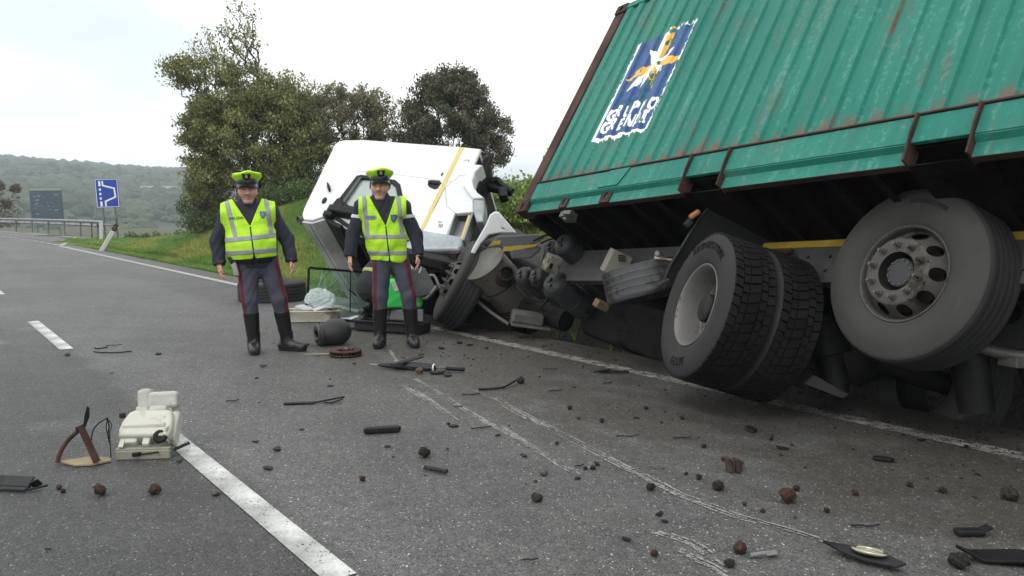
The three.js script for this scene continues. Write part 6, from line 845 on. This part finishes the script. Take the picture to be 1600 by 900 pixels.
{ // plastic tray of papers with a crumpled bag
  const t = thing('plastic_tray', 'shallow cream plastic tray lying on the road', 'tray', [-2.545, 0, -10.13], .10), cm = mat([.58, .56, .46], .5, { map: grime, rep: .7 }); const L = .60, D = .30, H = .14;
  obj('tray_floor', box(L, .012, D, [0, .012, 0], undefined, .003), cm, t); for (const z of [-D / 2, D / 2]) obj('tray_wall', box(L + .02, H, .012, [0, H / 2 + .004, z], [z > 0 ? .12 : -.12, 0, 0], .004), cm, t); for (const x of [-L / 2, L / 2]) obj('tray_wall', box(.012, H, D, [x, H / 2 + .004, 0], [0, 0, x > 0 ? -.12 : .12], .004), cm, t); obj('tray_rim', tube([[-L / 2 - .02, H, D / 2 + .02], [L / 2 + .02, H, D / 2 + .02], [L / 2 + .02, H, -D / 2 - .02], [-L / 2 - .02, H, -D / 2 - .02]], .010, 60, 6, true), cm, t);
  const paper = mat([.72, .72, .74], .8, { map: mottle }); [[-.06, .135, -.02, .1], [.10, .14, .03, .7], [-.16, .13, .05, -.4]].forEach(([x, y, z, a], i) => { const g = new THREE.PlaneGeometry(.26, .18, 8, 6), p = g.attributes.position; for (let k = 0; k < p.count; k++) p.setZ(k, .018 * Math.sin(p.getX(k) * 17 + i) + .012 * Math.sin(p.getY(k) * 23 + i * 2)); g.rotateX(-Math.PI / 2 + .12 * (i - 1)); g.computeVertexNormals(); const o = obj('paper_sheet', g, paper); o.position.set(-2.545 + x, y + .025 * i, -10.13 + z); tag(spin(o, a), 'white crumpled paper sheet in the cream tray', 'paper', 'papers in the tray'); });
  { const g = new THREE.PlaneGeometry(.30, .20, 8, 6), p = g.attributes.position; for (let k = 0; k < p.count; k++) p.setZ(k, .02 * Math.sin(p.getX(k) * 15)); g.rotateX(-Math.PI / 2 + .1); const lt = canvasTex(128, 96, (c, w, h) => { c.fillStyle = '#d5d7dc'; c.fillRect(0, 0, w, h); c.fillStyle = '#3a4688'; for (let k = 0; k < 9; k++) c.fillRect(8 + (k % 3) * 38, 8 + k * 9, 30 + (k % 4) * 12, 5); }); const o = obj('printed_leaflet', g, mat([1, 1, 1], .7, { map: lt }), scene, true); o.position.set(-2.12, .035, -10.12); tag(spin(o, -.5), 'printed leaflet with blue stripes beside the tray', 'leaflet'); }
  const bag = new THREE.IcosahedronGeometry(1, 5), p = bag.attributes.position; for (let i = 0; i < p.count; i++) { const v = V().fromBufferAttribute(p, i), n = fbm(v.x * 2.2 + 9, v.y * 2.2 + v.z * 2.9 + 9, 4096, 4, 6), rd = Math.abs(n - .5) * 2, k = .78 + .5 * rd; p.setXYZ(i, v.x * .19 * k, Math.max(-.14, v.y * .17 * k), v.z * .11 * k); } bag.computeVertexNormals(); const o = obj('plastic_bag', bag, mat([.78, .86, .86], .3, { phys: { transmission: .62, thickness: 0 } })); o.position.set(-2.50, .25, -10.27); tag(o, 'crumpled translucent white plastic bag resting against the windscreen', 'bag');
}
{ // long dark tray and grey board at the second officer's feet, green crumpled jug behind
  const t = thing('dark_trough', 'long dark plastic trough on the road behind the slimmer officer', 'trough', [-1.40, 0, -9.22], -.42); obj('trough_base', box(.86, .03, .26, [0, .02, 0], undefined, .006), MT.blackPlastic, t); for (const z of [-.13, .13]) obj('trough_wall', box(.86, .11, .02, [0, .07, z], [z > 0 ? -.2 : .2, 0, 0], .006), MT.blackPlastic, t); obj('trough_lip', [box(.88, .014, .05, [0, .125, .15], undefined, .004), box(.02, .10, .26, [-.43, .07, 0], undefined, .004), box(.02, .10, .26, [.43, .07, 0], undefined, .004)], MT.darkPlastic, t); obj('drip', tube([[-.42, .03, .12], [-.5, .02, .14], [-.56, .01, .15]], .012, 8, 6), MT.blackPlastic, t);
  tag(spin(obj('grey_board', extr([[-.24, 0], [.24, 0], [.22, .20], [-.20, .18]], .04, .01).rotateX(-.18).translate(0, .03, 0), MT.greyPlastic), -.35), 'grey plastic board propped behind the dark trough', 'board').position.set(-1.27, .0, -9.52);
  const gm = mat([.05, .62, .12], .45, { map: soft, bump: foldT, bumpScale: .02 }), jar = thing('green_container', 'bright green crumpled plastic container behind the slimmer officer', 'container', [-1.32, .26, -9.66], .2); const bg = new RoundedBoxGeometry(.46, .36, .20, 6, .05), p = bg.attributes.position; for (let i = 0; i < p.count; i++) { const x = p.getX(i), y = p.getY(i), z = p.getZ(i), n = fbm(x * 5 + 9, y * 5 + z * 6 + 9, 4096, 3, 4) - .5; p.setXYZ(i, x * (1 + .3 * n) + .06 * y, y * (1 + .25 * n), z * (1 + .6 * n)); } bg.computeVertexNormals(); obj('shell', bg.translate(0, .15, 0), gm, jar); obj('white_label', patchPlane(), mat([.70, .78, .72], .6, { map: mottle }), jar);
  function patchPlane() { const g = new THREE.PlaneGeometry(.10, .12, 4, 4); g.rotateZ(.4); g.translate(-.09, .25, .115); return g; }
}
renderer.render(scene, camera);
